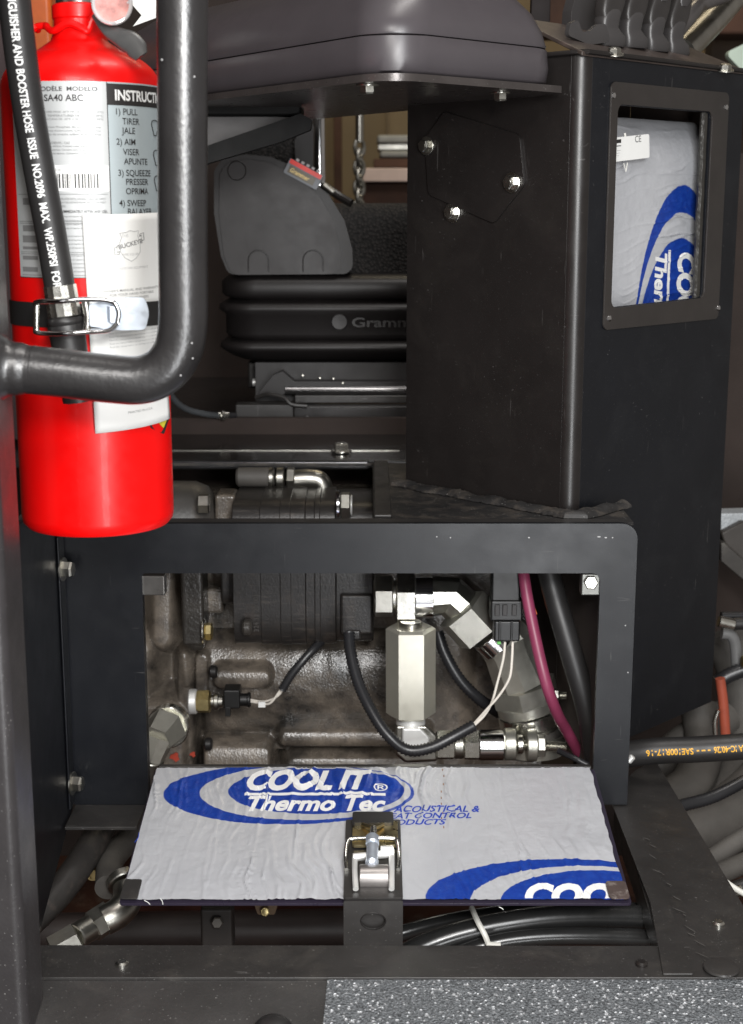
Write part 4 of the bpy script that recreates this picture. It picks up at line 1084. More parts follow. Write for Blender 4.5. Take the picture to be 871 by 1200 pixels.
# small hand sketches beside the steps
for (x, y) in ((181, 150), (183, 185), (184, 215)):
    s0, z0 = eq(x, y); pts = []
    for k in range(16):
        f = k/15*6.0; pts.append(em(s0+.006*math.cos(f)*(1+.3*math.sin(3*f)), z0+.010*math.sin(f)*(1+.2*math.cos(2*f)), .0008))
    obj("hand_sketch", tube(pts, .0005, 5), INK, lab2)
obj("blue_badge", on_ext(shift(([Vector((a_, b_, 0)) for a_, b_ in circ(0, 0, .012, 24, .015)], [tuple(range(24))]), eq(186, 292)[0], eq(186, 292)[1]), .0009), INKC, lab2, smooth=False)
et("EL", 30, 106, 5.6, INK, .01, 1.0, width=8)
et("MOD\u00c8LE  MODELO", 43, 107, 6.0, INK, .012, 1.0, width=71)
et("HI SA40 ABC", 41, 119, 7.4, INK, .015, 1.0, width=57)
fine = ["USE AT TEMPERATURES FROM -65\u00b0F TO 120\u00b0F (-54\u00b0C A 49\u00b0C)", "UTILISER A DES TEMPERATURES DE -54\u00b0C A 49\u00b0C", "UTILICE A TEMPERATURAS DE -54\u00b0C A 49\u00b0C (-65\u00b0F A 120\u00b0F)"]
for k, s in enumerate(fine): et(s, 30, 133.5+k*4.2, 2.5, INKG, 0, width=91)
for k, s in enumerate(["Contains: Ammonium Phosphate, Barium Sulfate, Mica", "Contient: Phosphate d'ammonium, sulfate, mica, silice", "Contenido: Fosfato de amonio, sulfato de bario, mica"]): et(s, 34, 151+k*4.2, 2.5, INKG, 0, width=84)
for k, s in enumerate(["INGREDIENTS / CAS", "Keep away from children. Contents under pressure.", "Tenir hors de portee. Contenu sous pression.", "Mantener fuera del alcance. Contenido a presion."]): et(s, 44 if k else 52, 169+k*4.2, 2.6, INKG, 0, width=62 if k else 30)
# barcode sticker
b0 = eq(52, 224); b1 = eq(128, 194)
wl = rect_ext("barcode_sticker", b0[0], b0[1], b1[0]-.001, b1[1], .0008, WPAPER, lab)
x = b0[0]+.006
k = 0
br_ = random.Random(3)
while x < b1[0]-.013:
    w_ = br_.choice([.0006, .0009, .0013, .0017])
    obj("barcode_bar", on_ext(qd(x, b0[1]+.003, x+w_, b0[1]+.018, 1), .0012), INK, wl, smooth=False)
    x += w_+br_.choice([.0007, .001, .0015, .002]); k += 1
et("MODEL SA40 ABC", 58, 200.5, 2.6, INKG, 0, par=wl, c=.0012, width=40)
# framed lower text blocks
for (y0, y1) in ((228, 260), (262, 296), (298, 323)):
    q0 = eq(58, y1); q1 = eq(128, y0)
    for (a0, c0_, a1, c1_) in ((sL+.004, q0[1], sD-.003, q0[1]+.0006), (sL+.004, q1[1], sD-.003, q1[1]+.0006)):
        rect_ext("label_rule", a0, c0_, a1, c1_, .0009, INKG, lab)
for k, s in enumerate(["RECHARGE EVEN AFTER PARTIAL DISCHARGE. WEIGH AND INSPECT", "OR MORE OFTEN IF CIRCUMSTANCES REQUIRE. REPLACE IF THE WEIGHT", "IS 3 OZ. LESS."]): et(s, 60, 234.5+k*4.2, 2.4, INKG, 0, width=64 if k < 2 else 18)
et("RECHARGE IMMEDIATELY AFTER ANY USE.", 56, 249.5, 3.2, INK, .01, width=70)
for k in range(15):
    if k in (4, 9): continue
    et("Maintenance, recharge and inspection in accordance with the manual", 62+.4*k, 255+k*4.6, 2.3, INKG, 0, width=58)
for (ya, yb) in ((232, 240), (264, 271), (276, 284), (289, 292), (300, 304), (313, 318)):
    q0 = eq(28, yb); q1 = eq(45, ya); rect_ext("dark_block", q0[0], q0[1], q1[0], q1[1], .0009, INKG, lab, 4)
# round shield sticker low at the right side
q = eq(189, 488)
shp = [(-.022, .012), (.022, .016), (.022, -.006), (.004, -.021), (-.022, -.010)]
rr_ = round_poly(shp, .004, 4)
obj("shield_sticker", on_ext(shift(([Vector((a_, b_, 0)) for a_, b_ in rr_], [tuple(range(len(rr_)))]), *q), .0006), INK, ext, smooth=False)
rr_ = round_poly([(-.010, .03), (.018, .03), (.018, -.002), (.003, -.014), (-.010, -.004)], .003, 4)
obj("shield_centre", on_ext(shift(([Vector((a_, b_, 0)) for a_, b_ in rr_], [tuple(range(len(rr_)))]), *q), .0009), YEL, ext, smooth=False)
obj("lettering", on_ext(shift(text("FIRE", .008, .02, 0), q[0]+.004, q[1]+.006), .0013), INK, ext, smooth=False)

# strap and over-centre buckle (top-level: the bracket that holds the extinguisher)
strap = empty("clamp_strap", (EX, EY-ER, eq(100, 408)[1]), "black clamp band with over-centre wire buckle round the extinguisher", "clamp")
sz0 = eq(100, 384)[1]; sz1 = eq(100, 355)[1]
def strap_pts(a_, b_): return Vector((-.14+.29*a_, sz0+(sz1-sz0)*b_, 0))
obj("strap_band", (lambda m: (([em(v.x, v.y, .0016+.011*max(0, min(1, (v.x-eq(80, 380)[0])/.03))) for v in m[0]]), m[1]))(grid(strap_pts, 60, 4)), RUBBER, strap)
BY = 1.512
def bp_(x, y, Y=BY): return P(x, y, Y)
loop = [bp_(138, 378), bp_(139, 364), bp_(130, 353), bp_(100, 351), (bp_(70, 353)), bp_(44, 354, 1.525), bp_(42, 362, 1.53), bp_(42, 384, 1.53), bp_(45, 390, 1.525), bp_(75, 391), bp_(105, 389), bp_(128, 387), bp_(138, 378)]
obj("wire_loop", tube(loop, .0027, 12, sub=8), CHROME, strap)
obj("cross_pin", tube([bp_(100, 353, 1.53), bp_(103, 370, 1.53), bp_(102, 389, 1.53)], .0042, 12), STEEL, strap)
obj("cross_pin", tube([bp_(43, 352, 1.53), bp_(43, 391, 1.53)], .0032, 12), STEEL, strap)
lf_ = Frame(P(135, 368, 1.522), (1, .06, -.02), (0, 0, 1), (0, -1, 0))
def lfq(*q): return lf_.px(*q)
obj("lever_plate", prism(lf_, round_poly([lfq(105, 357), lfq(140, 349), lfq(170, 348), lfq(175, 366), lfq(170, 386), lfq(140, 387), lfq(105, 383)], [.003, .004, .006, .02, .006, .004, .003], 6), c0=-.002, c1=0), STEELB, strap, bevel=.0008)
hookp = [lf_.pt(*lfq(126, 368), .001), lf_.pt(*lfq(131, 368), .008), lf_.pt(*lfq(139, 368), .006), lf_.pt(*lfq(140, 368), .001)]
obj("lever_hook", loft([[p+Vector((0, 0, b_)) for b_ in (-.008, .008)] + [p+Vector((0, .0018, b_)) for b_ in (.008, -.008)] for p in hookp]), STEELB, strap, bevel=.0006)
# manual booklet hanging in front of the cylinder, tucked under the strap lever
t = empty("manual_tag", em(*eq(150, 500), .006), "white paper owner's manual with a grey shield logo hanging on the extinguisher", "booklet")
cTL, cTR, cBR, cBL = [Vector(eq(*q)) for q in ((97, 252), (180, 249), (193, 490), (112, 507))]
def tagp(a_, b_):   # a: 0..1 across, b: 0..1 upwards
    q = (cBL.lerp(cBR, a_)).lerp(cTL.lerp(cTR, a_), b_)
    return em(q.x, q.y, .0045+.004*math.sin(b_*3.1)*0+.003*noise.noise(Vector((a_*1.3, b_*2.2, 5)))+.002)
def tagt(m, c=.0005): return [em(*(lambda q: (q.x, q.y))((cBL.lerp(cBR, v.x)).lerp(cTL.lerp(cTR, v.x), v.y)), .0045+.003*noise.noise(Vector((v.x*1.3, v.y*2.2, 5)))+.002+c) for v in m[0]], m[1]
gm = grid(tagp, 16, 30)
pg = obj("paper_sheet", gm, WPAPER, t, angle=80)
md = pg.modifiers.new("thick", 'SOLIDIFY'); md.thickness = .0006; md.offset = 1
TW = (cTR-cTL).length; TH = (cTL-cBL).length
def tt(s, fx, fy, hpx, mat, bold=0, ang=0.0, align='CENTER', sx=1.0):
    size = hpx/FPX*1.57/.72; m = text(s, size, bold, 0, align, sx=sx); ca, sa = math.cos(ang), math.sin(ang)
    return obj("lettering", tagt(([Vector((fx+(v.x*ca-v.y*sa)/TW, fy+(v.x*sa+v.y*ca)/TH, 0)) for v in m[0]], m[1]), .0008), mat, t, smooth=False)
bx0, by0 = .52, .855
tt("BUCKEYE", bx0+.01, by0-.002, 5.2, INKG, .02, .20)
tt("THE", bx0-.06, by0+.04, 3.2, INKL); tt("FIRE EQUIP.", bx0-.0, by0-.045, 2.8, INKL)
def outline(pts, r=.00045, mat=INKL):
    m = tagt(([Vector(p) for p in pts], []), .0007); obj("logo_line", tube(m[0], r, 5, smooth_path=False), mat, t)
KS = .78
sd = [(-.16, .075), (-.06, .078), (0, .088), (.07, .082), (.15, .085), (.13, .055), (.165, .02), (.16, -.04), (.08, -.075), (0, -.092), (-.10, -.07), (-.16, -.035), (-.165, .02), (-.13, .05), (-.16, .075)]
outline([(bx0+a_*KS, by0+b_*KS, 0) for a_, b_ in sd])
rb = [(-.21, .0), (.20, .058), (.20, .022), (-.21, -.036), (-.21, 0)]
obj("ribbon", tagt(([Vector((bx0+a_*KS, by0+b_*KS, 0)) for a_, b_ in rb[:4]], [(0, 1, 2, 3)]), .0006), WPAPER, t, smooth=False)
outline([(bx0+a_*KS, by0+b_*KS, 0) for a_, b_ in rb], mat=INKG)
outline([(bx0+a_*KS, by0+b_*KS, 0) for a_, b_ in ((.17, .05), (.17, .065), (.24, .072), (.24, .03), (.20, .026))], mat=INKG)
outline([(bx0+a_*KS, by0+b_*KS, 0) for a_, b_ in ((-.18, -.03), (-.18, -.046), (-.25, -.05), (-.25, -.008), (-.21, -.004))], mat=INKG)
tt("BUCKEYE FIRE EQUIPMENT", .52, .748, 2.6, INKL)
tt("OWNER'S MANUAL AND WARRANTY", .52, .647, 3.0, INKG, .005); tt("FOR YOUR HAND PORTABLE", .52, .628, 3.0, INKG, .005); tt("FIRE EXTINGUISHERS", .52, .609, 3.0, INKG, .005)
for k in range(5): tt("Read this manual before use and keep it in a safe place", .52, .455-k*.016, 2.2, INKL, 0, sx=.9)
tt("PRINTED IN U.S.A.", .52, .075, 2.8, INKG)

# discharge hose with white lettering
HP = [P(12, -60, 1.50), P(17, 0, 1.505), P(24, 60, 1.515), P(34, 130, 1.53), P(48, 210, 1.54), P(60, 275, 1.545), P(70, 335, 1.545), P(74, 362, 1.545)]
hose = empty("discharge_hose", P(80, 410, 1.545), "black rubber discharge hose with white lettering in front of the extinguisher", "hose")
def hr(f): return .0172
hpth = resample(spline(HP, 12), .004)
obj("hose_body", tube(hpth, .0162, 28, smooth_path=False), RUBBER, hose, angle=80)
obj("ferrule", lathe(P(70, 334, 1.545), P(76, 371, 1.545), [(0, .0150), (.02, .0175), (.5, .0178), (.97, .0178), (1, .0165)], 14, caps=True), STEEL, hose, angle=20)
obj("hose_joint", lathe(P(76, 371, 1.547), P(77, 381, 1.547), [(0, .017), (.4, .0192), (.6, .0192), (1, .0175)], 28), RUBBER, hose)
obj("nozzle", lathe(P(77, 380, 1.547), P(92, 470, 1.55), [(0, .0188), (.03, .0195), (1, .0165)], 28), RUBBER, hose)
cum = [0]
for a_, b_ in zip(hpth, hpth[1:]): cum.append(cum[-1]+(b_-a_).length)
def on_hose(s, h, c=.0004, r=.0162, path=hpth, cum_=cum, side=Vector((1, 0, 0))):
    k = 0
    s = max(0, min(s, cum_[-1]-1e-6))
    while k < len(cum_)-2 and cum_[k+1] < s: k += 1
    f = (s-cum_[k])/(cum_[k+1]-cum_[k]); p = path[k].lerp(path[k+1], f); tdir = (path[k+1]-path[k]).normalized()
    x_ = (side-tdir*side.dot(tdir)).normalized(); f_ = tdir.cross(x_); 
    if f_.y > 0: f_ = -f_
    a_ = h/r; return p + (x_*math.sin(a_)+f_*math.cos(a_))*(r+c)
m = text("AND EXTINGUISHER AND BOOSTER HOSE  ISSUE  NO.2096  MAX.  WP.250PSI  FOR USE", .0110, .018, 0, sub=.0022)
xm = max(v.x for v in m[0]); L0 = cum[-1]*.985
obj("lettering", ([on_hose(v.x/xm*L0-.006*0, (v.y-.0045)+.002, .0007) for v in m[0]], m[1]), INKW, hose, smooth=False)

# ================================================================== ENGINE BAY
HY = 2.42
def proj(X, Y, Z):
    d = Y*cp - Z*sp; return (435.5+X/d*FPX, 600-(Y*sp+Z*cp)/d*FPX)
def rb_(x, y, x0, y0, x1, y1, r, soft):
    qx = max(x0+r-x, x-(x1-r), 0); qy = max(y0+r-y, y-(y1-r), 0); d = math.hypot(qx, qy)-r
    if qx == 0 and qy == 0: d = max(x0-x, x-x1, y0-y, y-y1)
    f = max(0, min(1, .5-d/soft)); return f*f*(3-2*f)
def hcyl(y, yc, ry): 
    q = 1-((y-yc)/ry)**2; return math.sqrt(q) if q > 0 else 0
def cast_h(x, y):
    h = .003*noise.noise(Vector((x*.012, y*.012, 3)))+.0012*noise.noise(Vector((x*.06, y*.06, 5)))
    h += .055*hcyl(y, 806, 62)*max(0, min(1, (x-228)/14))*(1-.55*max(0, min(1, (x-470)/60)))
    h = max(h, .022+.058*rb_(x, y, 250, 773, 322, 804, 12, 12)*(.5+.5*hcyl(y, 789, 19))) if 240 < x < 332 and 764 < y < 812 else h
    h = max(h, .030+.050*rb_(x, y, 326, 842, 505, 872, 10, 14)*(.35+.65*hcyl(y, 857, 16))) if 314 < x < 516 and 834 < y < 880 else h
    h = max(h, .080*rb_(x, y, 238, 862, 322, 912, 12, 12)*(.5+.5*hcyl(y, 890, 34)))
    h = max(h, .068*rb_(x, y, 332, 876, 520, 930, 14, 16)*(.6+.4*hcyl(y, 902, 32)))
    h = max(h, .060*rb_(x, y, 172, 640, 212, 765, 22, 26)*(.7+.3*hcyl(x, 190, 26)))
    h = max(h, .052*rb_(x, y, 150, 740, 186, 830, 22, 26))
    h = max(h, .076*rb_(x, y, 150, 812, 226, 930, 30, 20)*(.8+.2*hcyl(x, 185, 50)))
    h = max(h, .056*rb_(x, y, 205, 756, 232, 930, 12, 14)*(.7+.3*hcyl(x, 218, 18)))
    h = max(h, .040*rb_(x, y, 470, 700, 560, 930, 30, 50))
    h = max(h, .06*rb_(x, y, 228, 760, 248, 812, 8, 8))
    h += .006*math.exp(-((x-212-(y-720)*.12)/5)**2)*(1 if y < 800 else 0)
    return h
X0, X1, Z0, Z1 = -.47, .30, -1.02, -.50
def castp(a_, b_):
    X = X0+(X1-X0)*a_; Z = Z0+(Z1-Z0)*b_; x, y = proj(X, HY-.04, Z); return Vector((X, HY-cast_h(x, y), Z))
eng = empty("gearbox_housing", (-.1, 2.5, -1.02), "brown black cast iron gearbox housing with bosses and ribs seen through the hatch", "gearbox")
obj("casting", grid(castp, 300, 200), CAST, eng, angle=70)
obj("casting_rear", box(X0+.01, X1-.01, HY+.01, HY+.2, Z0, Z1), CAST, eng, bevel=.02)
def eb(name, x0, y0, x1, y1, Y, depth, mat, bv=.004, parent=eng): return obj(name, bx(Y, x0, y0, x1, y1, depth), mat, parent, bevel=bv, bseg=3)
castl = M("flange_glossy_cast", (.04, .036, .032), .3, bs=150, bd=.0012, var=.3, vs=20)
eb("flange_bar", 214, 655, 237, 757, 2.28, .08, castl, .006)
eb("flange_rib", 240, 690, 262, 720, 2.35, .05, CAST, .008)
obj("flange_boss", cyl(P(222, 750, 2.30), P(238, 750, 2.31), .017, 28, .004), castl, eng)
bo = P(237, 740, 2.285)
obj("brass_bolt_washer", cyl(bo, bo+Vector((.005, 0, 0)), .0215, 28), STEEL, eng)
obj("brass_bolt", hexn(bo+Vector((.005, 0, 0)), bo+Vector((.017, 0, 0)), .0145), BRASS, eng, angle=25)
for (x, y, r) in ((251, 787, .011), (245, 872, .011)):
    p = P(x, y, 2.33); obj("pin", cyl(p-Vector((.008, 0, 0)), p+Vector((.006, 0, 0)), r, 20, .003), M('pin_black', (.015, .014, .014), .35) if r == .011 else CAST, eng)
for (x, y, s) in ((205, 887, 1.0), (226, 884, .6)):
    p = P(x, y, HY-.0785); V_ = [(p.x+.009*s*math.cos(k*.7)*(.6+.5*((k*7) % 3)/2), p.z+.009*s*math.sin(k*.7)*(.6+.5*((k*5) % 3)/2)) for k in range(9)]
    obj("paint_mark", prism(front(HY-.0785), V_, c0=-.002, c1=0), REDP, eng)
# gear pump
pump = empty("gear_pump", P(350, 755, 2.32), "black painted gear pump with stacked ribbed sections behind the top of the hatch", "pump")
PY, PZc, PR = 2.345, -.585, .122
def pseg(name, x0, x1, rad, flat=.8, mat=PUMP, bv=.004, yy=PY):
    a_ = P(x0, 662, yy).x; b_ = P(x1, 662, yy).x; ring_ = []
    for k in range(48):
        u = 2*math.pi*k/48; c, s = math.cos(u), math.sin(u); e = .36
        ring_.append((math.copysign(abs(c)**e, c)*rad*flat, math.copysign(abs(s)**e, s)*rad))
    return obj(name, loft([[Vector((x, yy+p, PZc+q)) for p, q in ring_] for x in (a_, b_)]), mat, pump, bevel=bv, bseg=3)
pseg("end_cover", 279, 310.5, PR*.985, bv=.0015); pseg("gear_section", 310, 361, PR*1.0, bv=.0015); pseg("gear_section", 361, 395, PR*.992, bv=.0015)
pseg("port_section", 394.5, 438, PR*.965, .78, bv=.003); pseg("mounting_flange", 262, 278.5, PR*.5)
for (x0, x1) in ((332, 345), (371, 378)):
    pseg("raised_rib", x0, x1, PR*1.006, .806, PUMP, .002)
eb("port_block", 399, 697, 437, 744, 2.243, .06, PUMP, .005, pump)
eb("foot_boss", 404, 738, 424, 752, 2.24, .06, PUMP, .006, pump)
m = text("324 12 20 001", .011, .02, 0); m2 = [Vector((-v.y, v.x, 0)) for v in m[0]]
q = P(303, 742, 2.24)
obj("cast_numbers", ([Vector((q.x+v.x, PY-PR*.8-.0006, q.z+v.y)) for v in m2], m[1]), M('number_relief', (.045, .04, .036), .4), pump, smooth=False)
obj("end_stub", join(cyl(P(284, 735, 2.24), P(296, 735, 2.24), .013, 20, .004)), castl, pump)
obj("plug_nut", hexn(P(399, 592, 2.26), P(411, 592, 2.26), .022), STEELD, pump, angle=25)
obj("plug_face", cyl(P(411, 592, 2.26), P(413, 592, 2.26), .017, 20), WHITEB, pump)
obj("plug_ring", cyl(P(394, 592, 2.26), P(399, 592, 2.26), .024, 24), CHROME, pump)
# shaft housing left of the pump, seen through the shelf hole
t = empty("bearing_housing", P(230, 610, 2.35), "dusty dark round housing left of the pump seen through the shelf opening", "housing")
obj("housing_drum", lathe(P(120, 610, 2.36), P(258, 610, 2.36), [(0, .06), (.1, .068), (.80, .066), (.9, .058), (1, .03)], 40), M('drum_dusty', (.05, .046, .042), .45, bs=150, bd=.0005, vs=14, dust=(.13, .11, .09)), t, angle=50)
obj("shaft_flange", bx(2.31, 252, 580, 276, 612, .06), CAST, t, bevel=.006)
obj("flange_nut", hexn(P(232, 590, 2.28), P(246, 590, 2.28), .016), STEELD, t, angle=25)
# hose elbow above the pump
t = empty("upper_hose_elbow", P(330, 575, 2.42), "grey hose end with crimped ferrule and steel elbow above the pump", "hose fitting")
obj("hose_end", cyl(P(277, 559, 2.40), P(322, 559, 2.40), .0165, 28, .004), RUBBERG, t)
obj("crimp_ring", join(cyl(P(315, 560, 2.40), P(321, 560, 2.40), .0185, 28), cyl(P(324, 560, 2.40), P(333, 560, 2.40), .0185, 28)), STEELD, t)
obj("elbow_nut", hexn(P(336, 561, 2.40), P(346, 561, 2.40), .020), STEELD, t, angle=25)
obj("elbow_tube", tube([P(344, 562, 2.40), P(362, 561, 2.40), P(375, 564, 2.40), P(380, 578, 2.40), P(380, 600, 2.40)], .0165, 20), STEELD, t)
# dark inside walls of the bay
o = obj("bay_back_panel", box(-.9, .33, 2.75, 2.77, -1.5, -.40), DARKB); tag(o, "dark back panel deep inside the engine bay behind the housing", "panel")
o = obj("bay_floor", box(-.9, .75, 1.3, 2.75, -1.32, -1.30), M('bay_brown', (.075, .028, .015), .7, vs=7, var=.6, dust=(.2, .14, .1))); tag(o, "rusty brown floor of the engine bay below the hatch door", "bay floor")
t = empty("bay_side_panel", (.3, 2.2, -.9), "black inner side panel at the right of the engine bay", "panel")
obj("panel_sheet", prism(Frame((.335, 1.98, -.83), (-.15, 1, 0), (0, 0, 1)), [(0, 0), (.5, 0), (.5, .38), (0, .38)], c0=-.002, c1=.002), DARKB, t)
obj("panel_strip", bx(2.22, 652, 640, 664, 800, .01), M('strip_dark', (.07, .065, .06), .4), t, bevel=.002)

# ---- hydraulic fittings (each chain is one assembly)
ZINC = M("satin_zinc", (.56, .55, .49), .34, .85, bs=120, bd=.0002, var=.12, vs=25, dust=(.2, .19, .17), dustp=(.6, .8))
FYy = 2.17
pf = empty("pump_port_fitting", P(500, 735, FYy), "large zinc hex nut and swivel collar screwed into the right side of the pump", "fitting")
seg(pf, "port_nut", P(439, 699, FYy), P(461, 699, FYy), R(26, FYy), STEELD, 'hex', .5)
seg(pf, "thread_neck", P(438, 699, FYy), P(466, 699, FYy), R(20, FYy), STEELD)
seg(pf, "swivel_nut", P(464, 702, FYy), P(487, 702, FYy), R(33, FYy), STEEL, 'hex', .5)
seg(pf, "swivel_collar", P(486, 700, FYy), P(508, 700, FYy), R(25, FYy), CHROME)
ef = empty("angled_adaptor", P(560, 745, FYy), "zinc forty five degree adaptor bending down right from the pump port", "fitting")
obj("elbow_body", tube([P(507, 699, FYy), P(528, 699, FYy), P(554, 723, FYy)], R(25, FYy), 10, smooth_path=False), M("forged_grey_zinc", (.50, .50, .45), .32, 1.0, bs=140, bd=.0003), ef, angle=20)
seg(ef, "thread_neck", P(540, 712, FYy), P(556, 724, FYy), R(21, FYy), STEELD)
seg(ef, "swivel_nut", P(540, 712, FYy-.01), P(566, 740, FYy-.01), R(35, FYy), ZINC, 'hex', .38)
seg(ef, "collar_thread", P(563, 735, FYy), P(574, 745, FYy), R(23, FYy), STEELD, "thread")
seg(ef, "swivel_collar", P(572, 743, FYy), P(586, 757, FYy), R(24, FYy), CHROME)
sf_ = empty("suction_fitting", P(612, 850, FYy+.02), "big stacked zinc suction fitting with rings running down to the clamp", "fitting")
F2 = FYy+.03
obj("adaptor_body", lathe(P(582, 725, F2), P(612, 800, F2), [(0, R(24, F2)), (.3, R(36, F2)), (.5, R(33, F2)), (1, R(36, F2))], 10), ZINC, sf_, angle=25)
seg(sf_, "thread_ring", P(610, 793, F2), P(613, 804, F2), R(33, F2), STEELD, 'thread')
seg(sf_, "body_nut", P(613, 800, F2), P(618, 822, F2), R(42, F2), ZINC, 'hex', .3)
seg(sf_, "flange_ring", P(617, 820, F2), P(620, 832, F2), R(38, F2), ZINC)
seg(sf_, "flange_ring", P(620, 833, F2), P(623, 848, F2), R(39, F2), STEEL)
seg(sf_, "hose_tail", P(622, 846, F2), P(626, 880, F2), R(36, F2), RUBBERG)
cl = empty("hose_clamp", P(625, 888, FYy-.03), "zinc bolt clamp round the suction hose beside the hatch door edge", "hose clamp")
C3 = FYy-.035
cpts = [P(624, 868, F2)+Vector((math.cos(u)*R(39, F2), -math.sin(u)*R(39, F2)*.9, 0)) for u in [math.pi*k/16 for k in range(17)]]
obj("clamp_band", loft([[p+Vector((0, 0, b_)) for b_ in (-.016, .016)] + [p+Vector((0, -.003, b_)) for b_ in (.016, -.016)] for p in cpts]), ZINC, cl, angle=40)
seg(cl, "clamp_lug", P(591, 872, C3), P(604, 872, C3), R(20, C3), ZINC)
seg(cl, "clamp_lug", P(606, 872, C3), P(613, 872, C3), R(12, C3), STEEL)
seg(cl, "clamp_lug", P(617, 873, C3), P(629, 873, C3), R(20, C3), ZINC)
seg(cl, "bolt_head", P(583, 872, C3), P(593, 872, C3), R(16, C3), ZINC, 'hex')
seg(cl, "nut", P(629, 874, C3), P(639, 874, C3), R(14, C3), ZINC, 'hex')
seg(cl, "bolt_shank", P(603, 873, C3), P(664, 875, C3), R(7, C3), STEEL, 'thread')
seg(cl, "hose_band", P(624, 846, F2), P(626, 853, F2), R(37.5, F2), STEELD)
lf2 = empty("long_hex_valve", P(482, 850, 2.13), "long upright hexagonal zinc valve body with a bright front facet", "valve")
VY = 2.13
obj("hex_body", hexn(P(481.5, 838, VY), P(481.5, 734, VY), R(30.5, VY), .004, 0.0), M("zinc_olive", (.60, .58, .50), .36, .72, var=.06, vs=25), lf2, angle=25)
obj("top_cone", cyl(P(481.5, 735, VY), P(481.5, 728, VY), R(14, VY), 24), STEELD, lf2)
obj("white_ring", cyl(P(481.5, 849, VY), P(481.5, 838, VY), R(18, VY), 32), WHITEB, lf2)
lc = empty("lower_elbow_fitting", P(520, 893, 2.13), "bright zinc elbow and nuts running right below the long hex valve", "fitting")
obj("elbow_block", loft([[P(x, y, VY+dy) for x, y in ((463, 850), (500, 850), (513, 862), (513, 892), (475, 894), (463, 884))] for dy in (-.02, .025)]), STEELD, lc, bevel=.005)
obj("elbow_front", loft([[P(x, y, VY-.02+dy) for x, y in ((471, 853), (493, 853), (504, 864), (504, 884), (482, 888), (471, 880))] for dy in (-.010, .004)]), WHITEB, lc, bevel=.004)
seg(lc, "union_nut", P(511, 873, VY), P(533, 873, VY), R(19, VY), STEEL, 'hex', .5)
seg(lc, "union_collar", P(532, 873, VY), P(543, 873, VY), R(17, VY), STEELD)
seg(lc, "union_nut", P(543, 873, VY), P(562, 873, VY), R(19.5, VY), STEEL, 'hex', .5)
seg(lc, "smooth_sleeve", P(561, 873, VY), P(590, 873, VY), R(19, VY), CHROME)
# connector with wires and pink hose
cn = empty("wire_connector", P(592, 755, 2.06), "black rectangular electrical connector hanging above the white wires", "connector")
KY = 2.06
conm = M("connector_black", (.008, .008, .008), .4)
obj("connector_body", bx(KY, 576, 650, 611, 714, .03), conm, cn, bevel=.003)
obj("connector_collar", bx(KY-.004, 575, 704, 613, 728, .035), conm, cn, bevel=.003)
obj("connector_lower", bx(KY, 579, 728, 610, 752, .03), conm, cn, bevel=.003)
for x in (583, 592, 603): obj("latch_window", bx(KY-.007, x-3, 709, x+3, 722, .003), INK, cn, bevel=.001)
for x in (586, 600): obj("ridge", bx(KY-.004, x-1.5, 728, x+1.5, 751, .004), conm, cn, bevel=.001)
obj("green_seal", bx(KY+.004, 583, 752, 587, 755, .01), M('green_seal', (.1, .45, .08), .4), cn)
wire = empty("white_wires", P(575, 800, 2.07), "two thin white wires leaving the black connector", "wires")
obj("wire", tube([P(592, 752, 2.07), P(590, 772, 2.07), P(583, 800, 2.07), P(577, 822, 2.07), P(568, 838, 2.07), P(554, 852, 2.07)], .0019, 8), WIREW, wire)
obj("wire", tube([P(601, 752, 2.07), P(600, 775, 2.06), P(597, 795, 2.055), P(585, 815, 2.06), P(570, 832, 2.065), P(553, 851, 2.075)], .0019, 8), WIREW, wire)
o = obj("front_conduit", tube([P(409, 742, 2.16), P(411, 765, 2.14), P(420, 800, 2.11), P(436, 834, 2.08), P(455, 862, 2.06), P(478, 879, 2.055), P(505, 876, 2.055), P(530, 864, 2.06), P(556, 850, 2.07)], .0096, 16, corr=(.0056, .0020)), CONDUIT, angle=80); tag(o, "black corrugated conduit looping below the pump in front of the hex valve", "conduit")
o = obj("rear_conduit", tube([P(513, 740, 2.28), P(521, 765, 2.27), P(538, 795, 2.26), P(560, 818, 2.26), P(585, 835, 2.28)], .0105, 14, corr=(.0065, .0022)), CONDUIT, angle=80); tag(o, "thick black corrugated conduit behind the hex valve running to the suction fitting", "conduit")
o = obj("pink_hose", tube([P(612, 660, 2.06), P(618, 700, 2.04), P(628, 750, 2.02), P(640, 800, 2.0), P(653, 836, 2.02), P(664, 856, 2.06), P(680, 885, 2.10)], .0085, 18), PINK); tag(o, "dusty pink hose running down the right side of the engine bay", "hose")
o = obj("orange_tag", prism(front(2.12), [front(2.12).px(*q) for q in ((613, 690), (622, 697), (630, 720), (617, 724))], c0=-.003, c1=0), ORANGE, bevel=.001); tag(o, "small orange piece beside the pink hose", "tag")
o = obj("large_black_hose", tube([P(636, 640, 2.11), P(648, 690, 2.09), P(668, 760, 2.06), P(688, 830, 2.05), P(700, 900, 2.05)], .017, 20), RUBBER); tag(o, "thick black hose slanting down inside the right corner of the hatch", "hose")
o = obj("small_fitting", join(hexn(P(646, 815, 2.13), P(655, 815, 2.13), .011), threads(P(655, 815, 2.13), P(664, 815, 2.13), .006)), STEELD, angle=25); tag(o, "small zinc fitting behind the pink hose", "fitting")
o = obj("dotted_hose", tube([P(655, 880, 2.02), P(672, 888, 2.0), P(690, 897, 1.99)], .005, 10, corr=(.006, .0008)), CONDUIT); tag(o, "thin ribbed conduit below the clamp bolt at the door corner", "conduit")
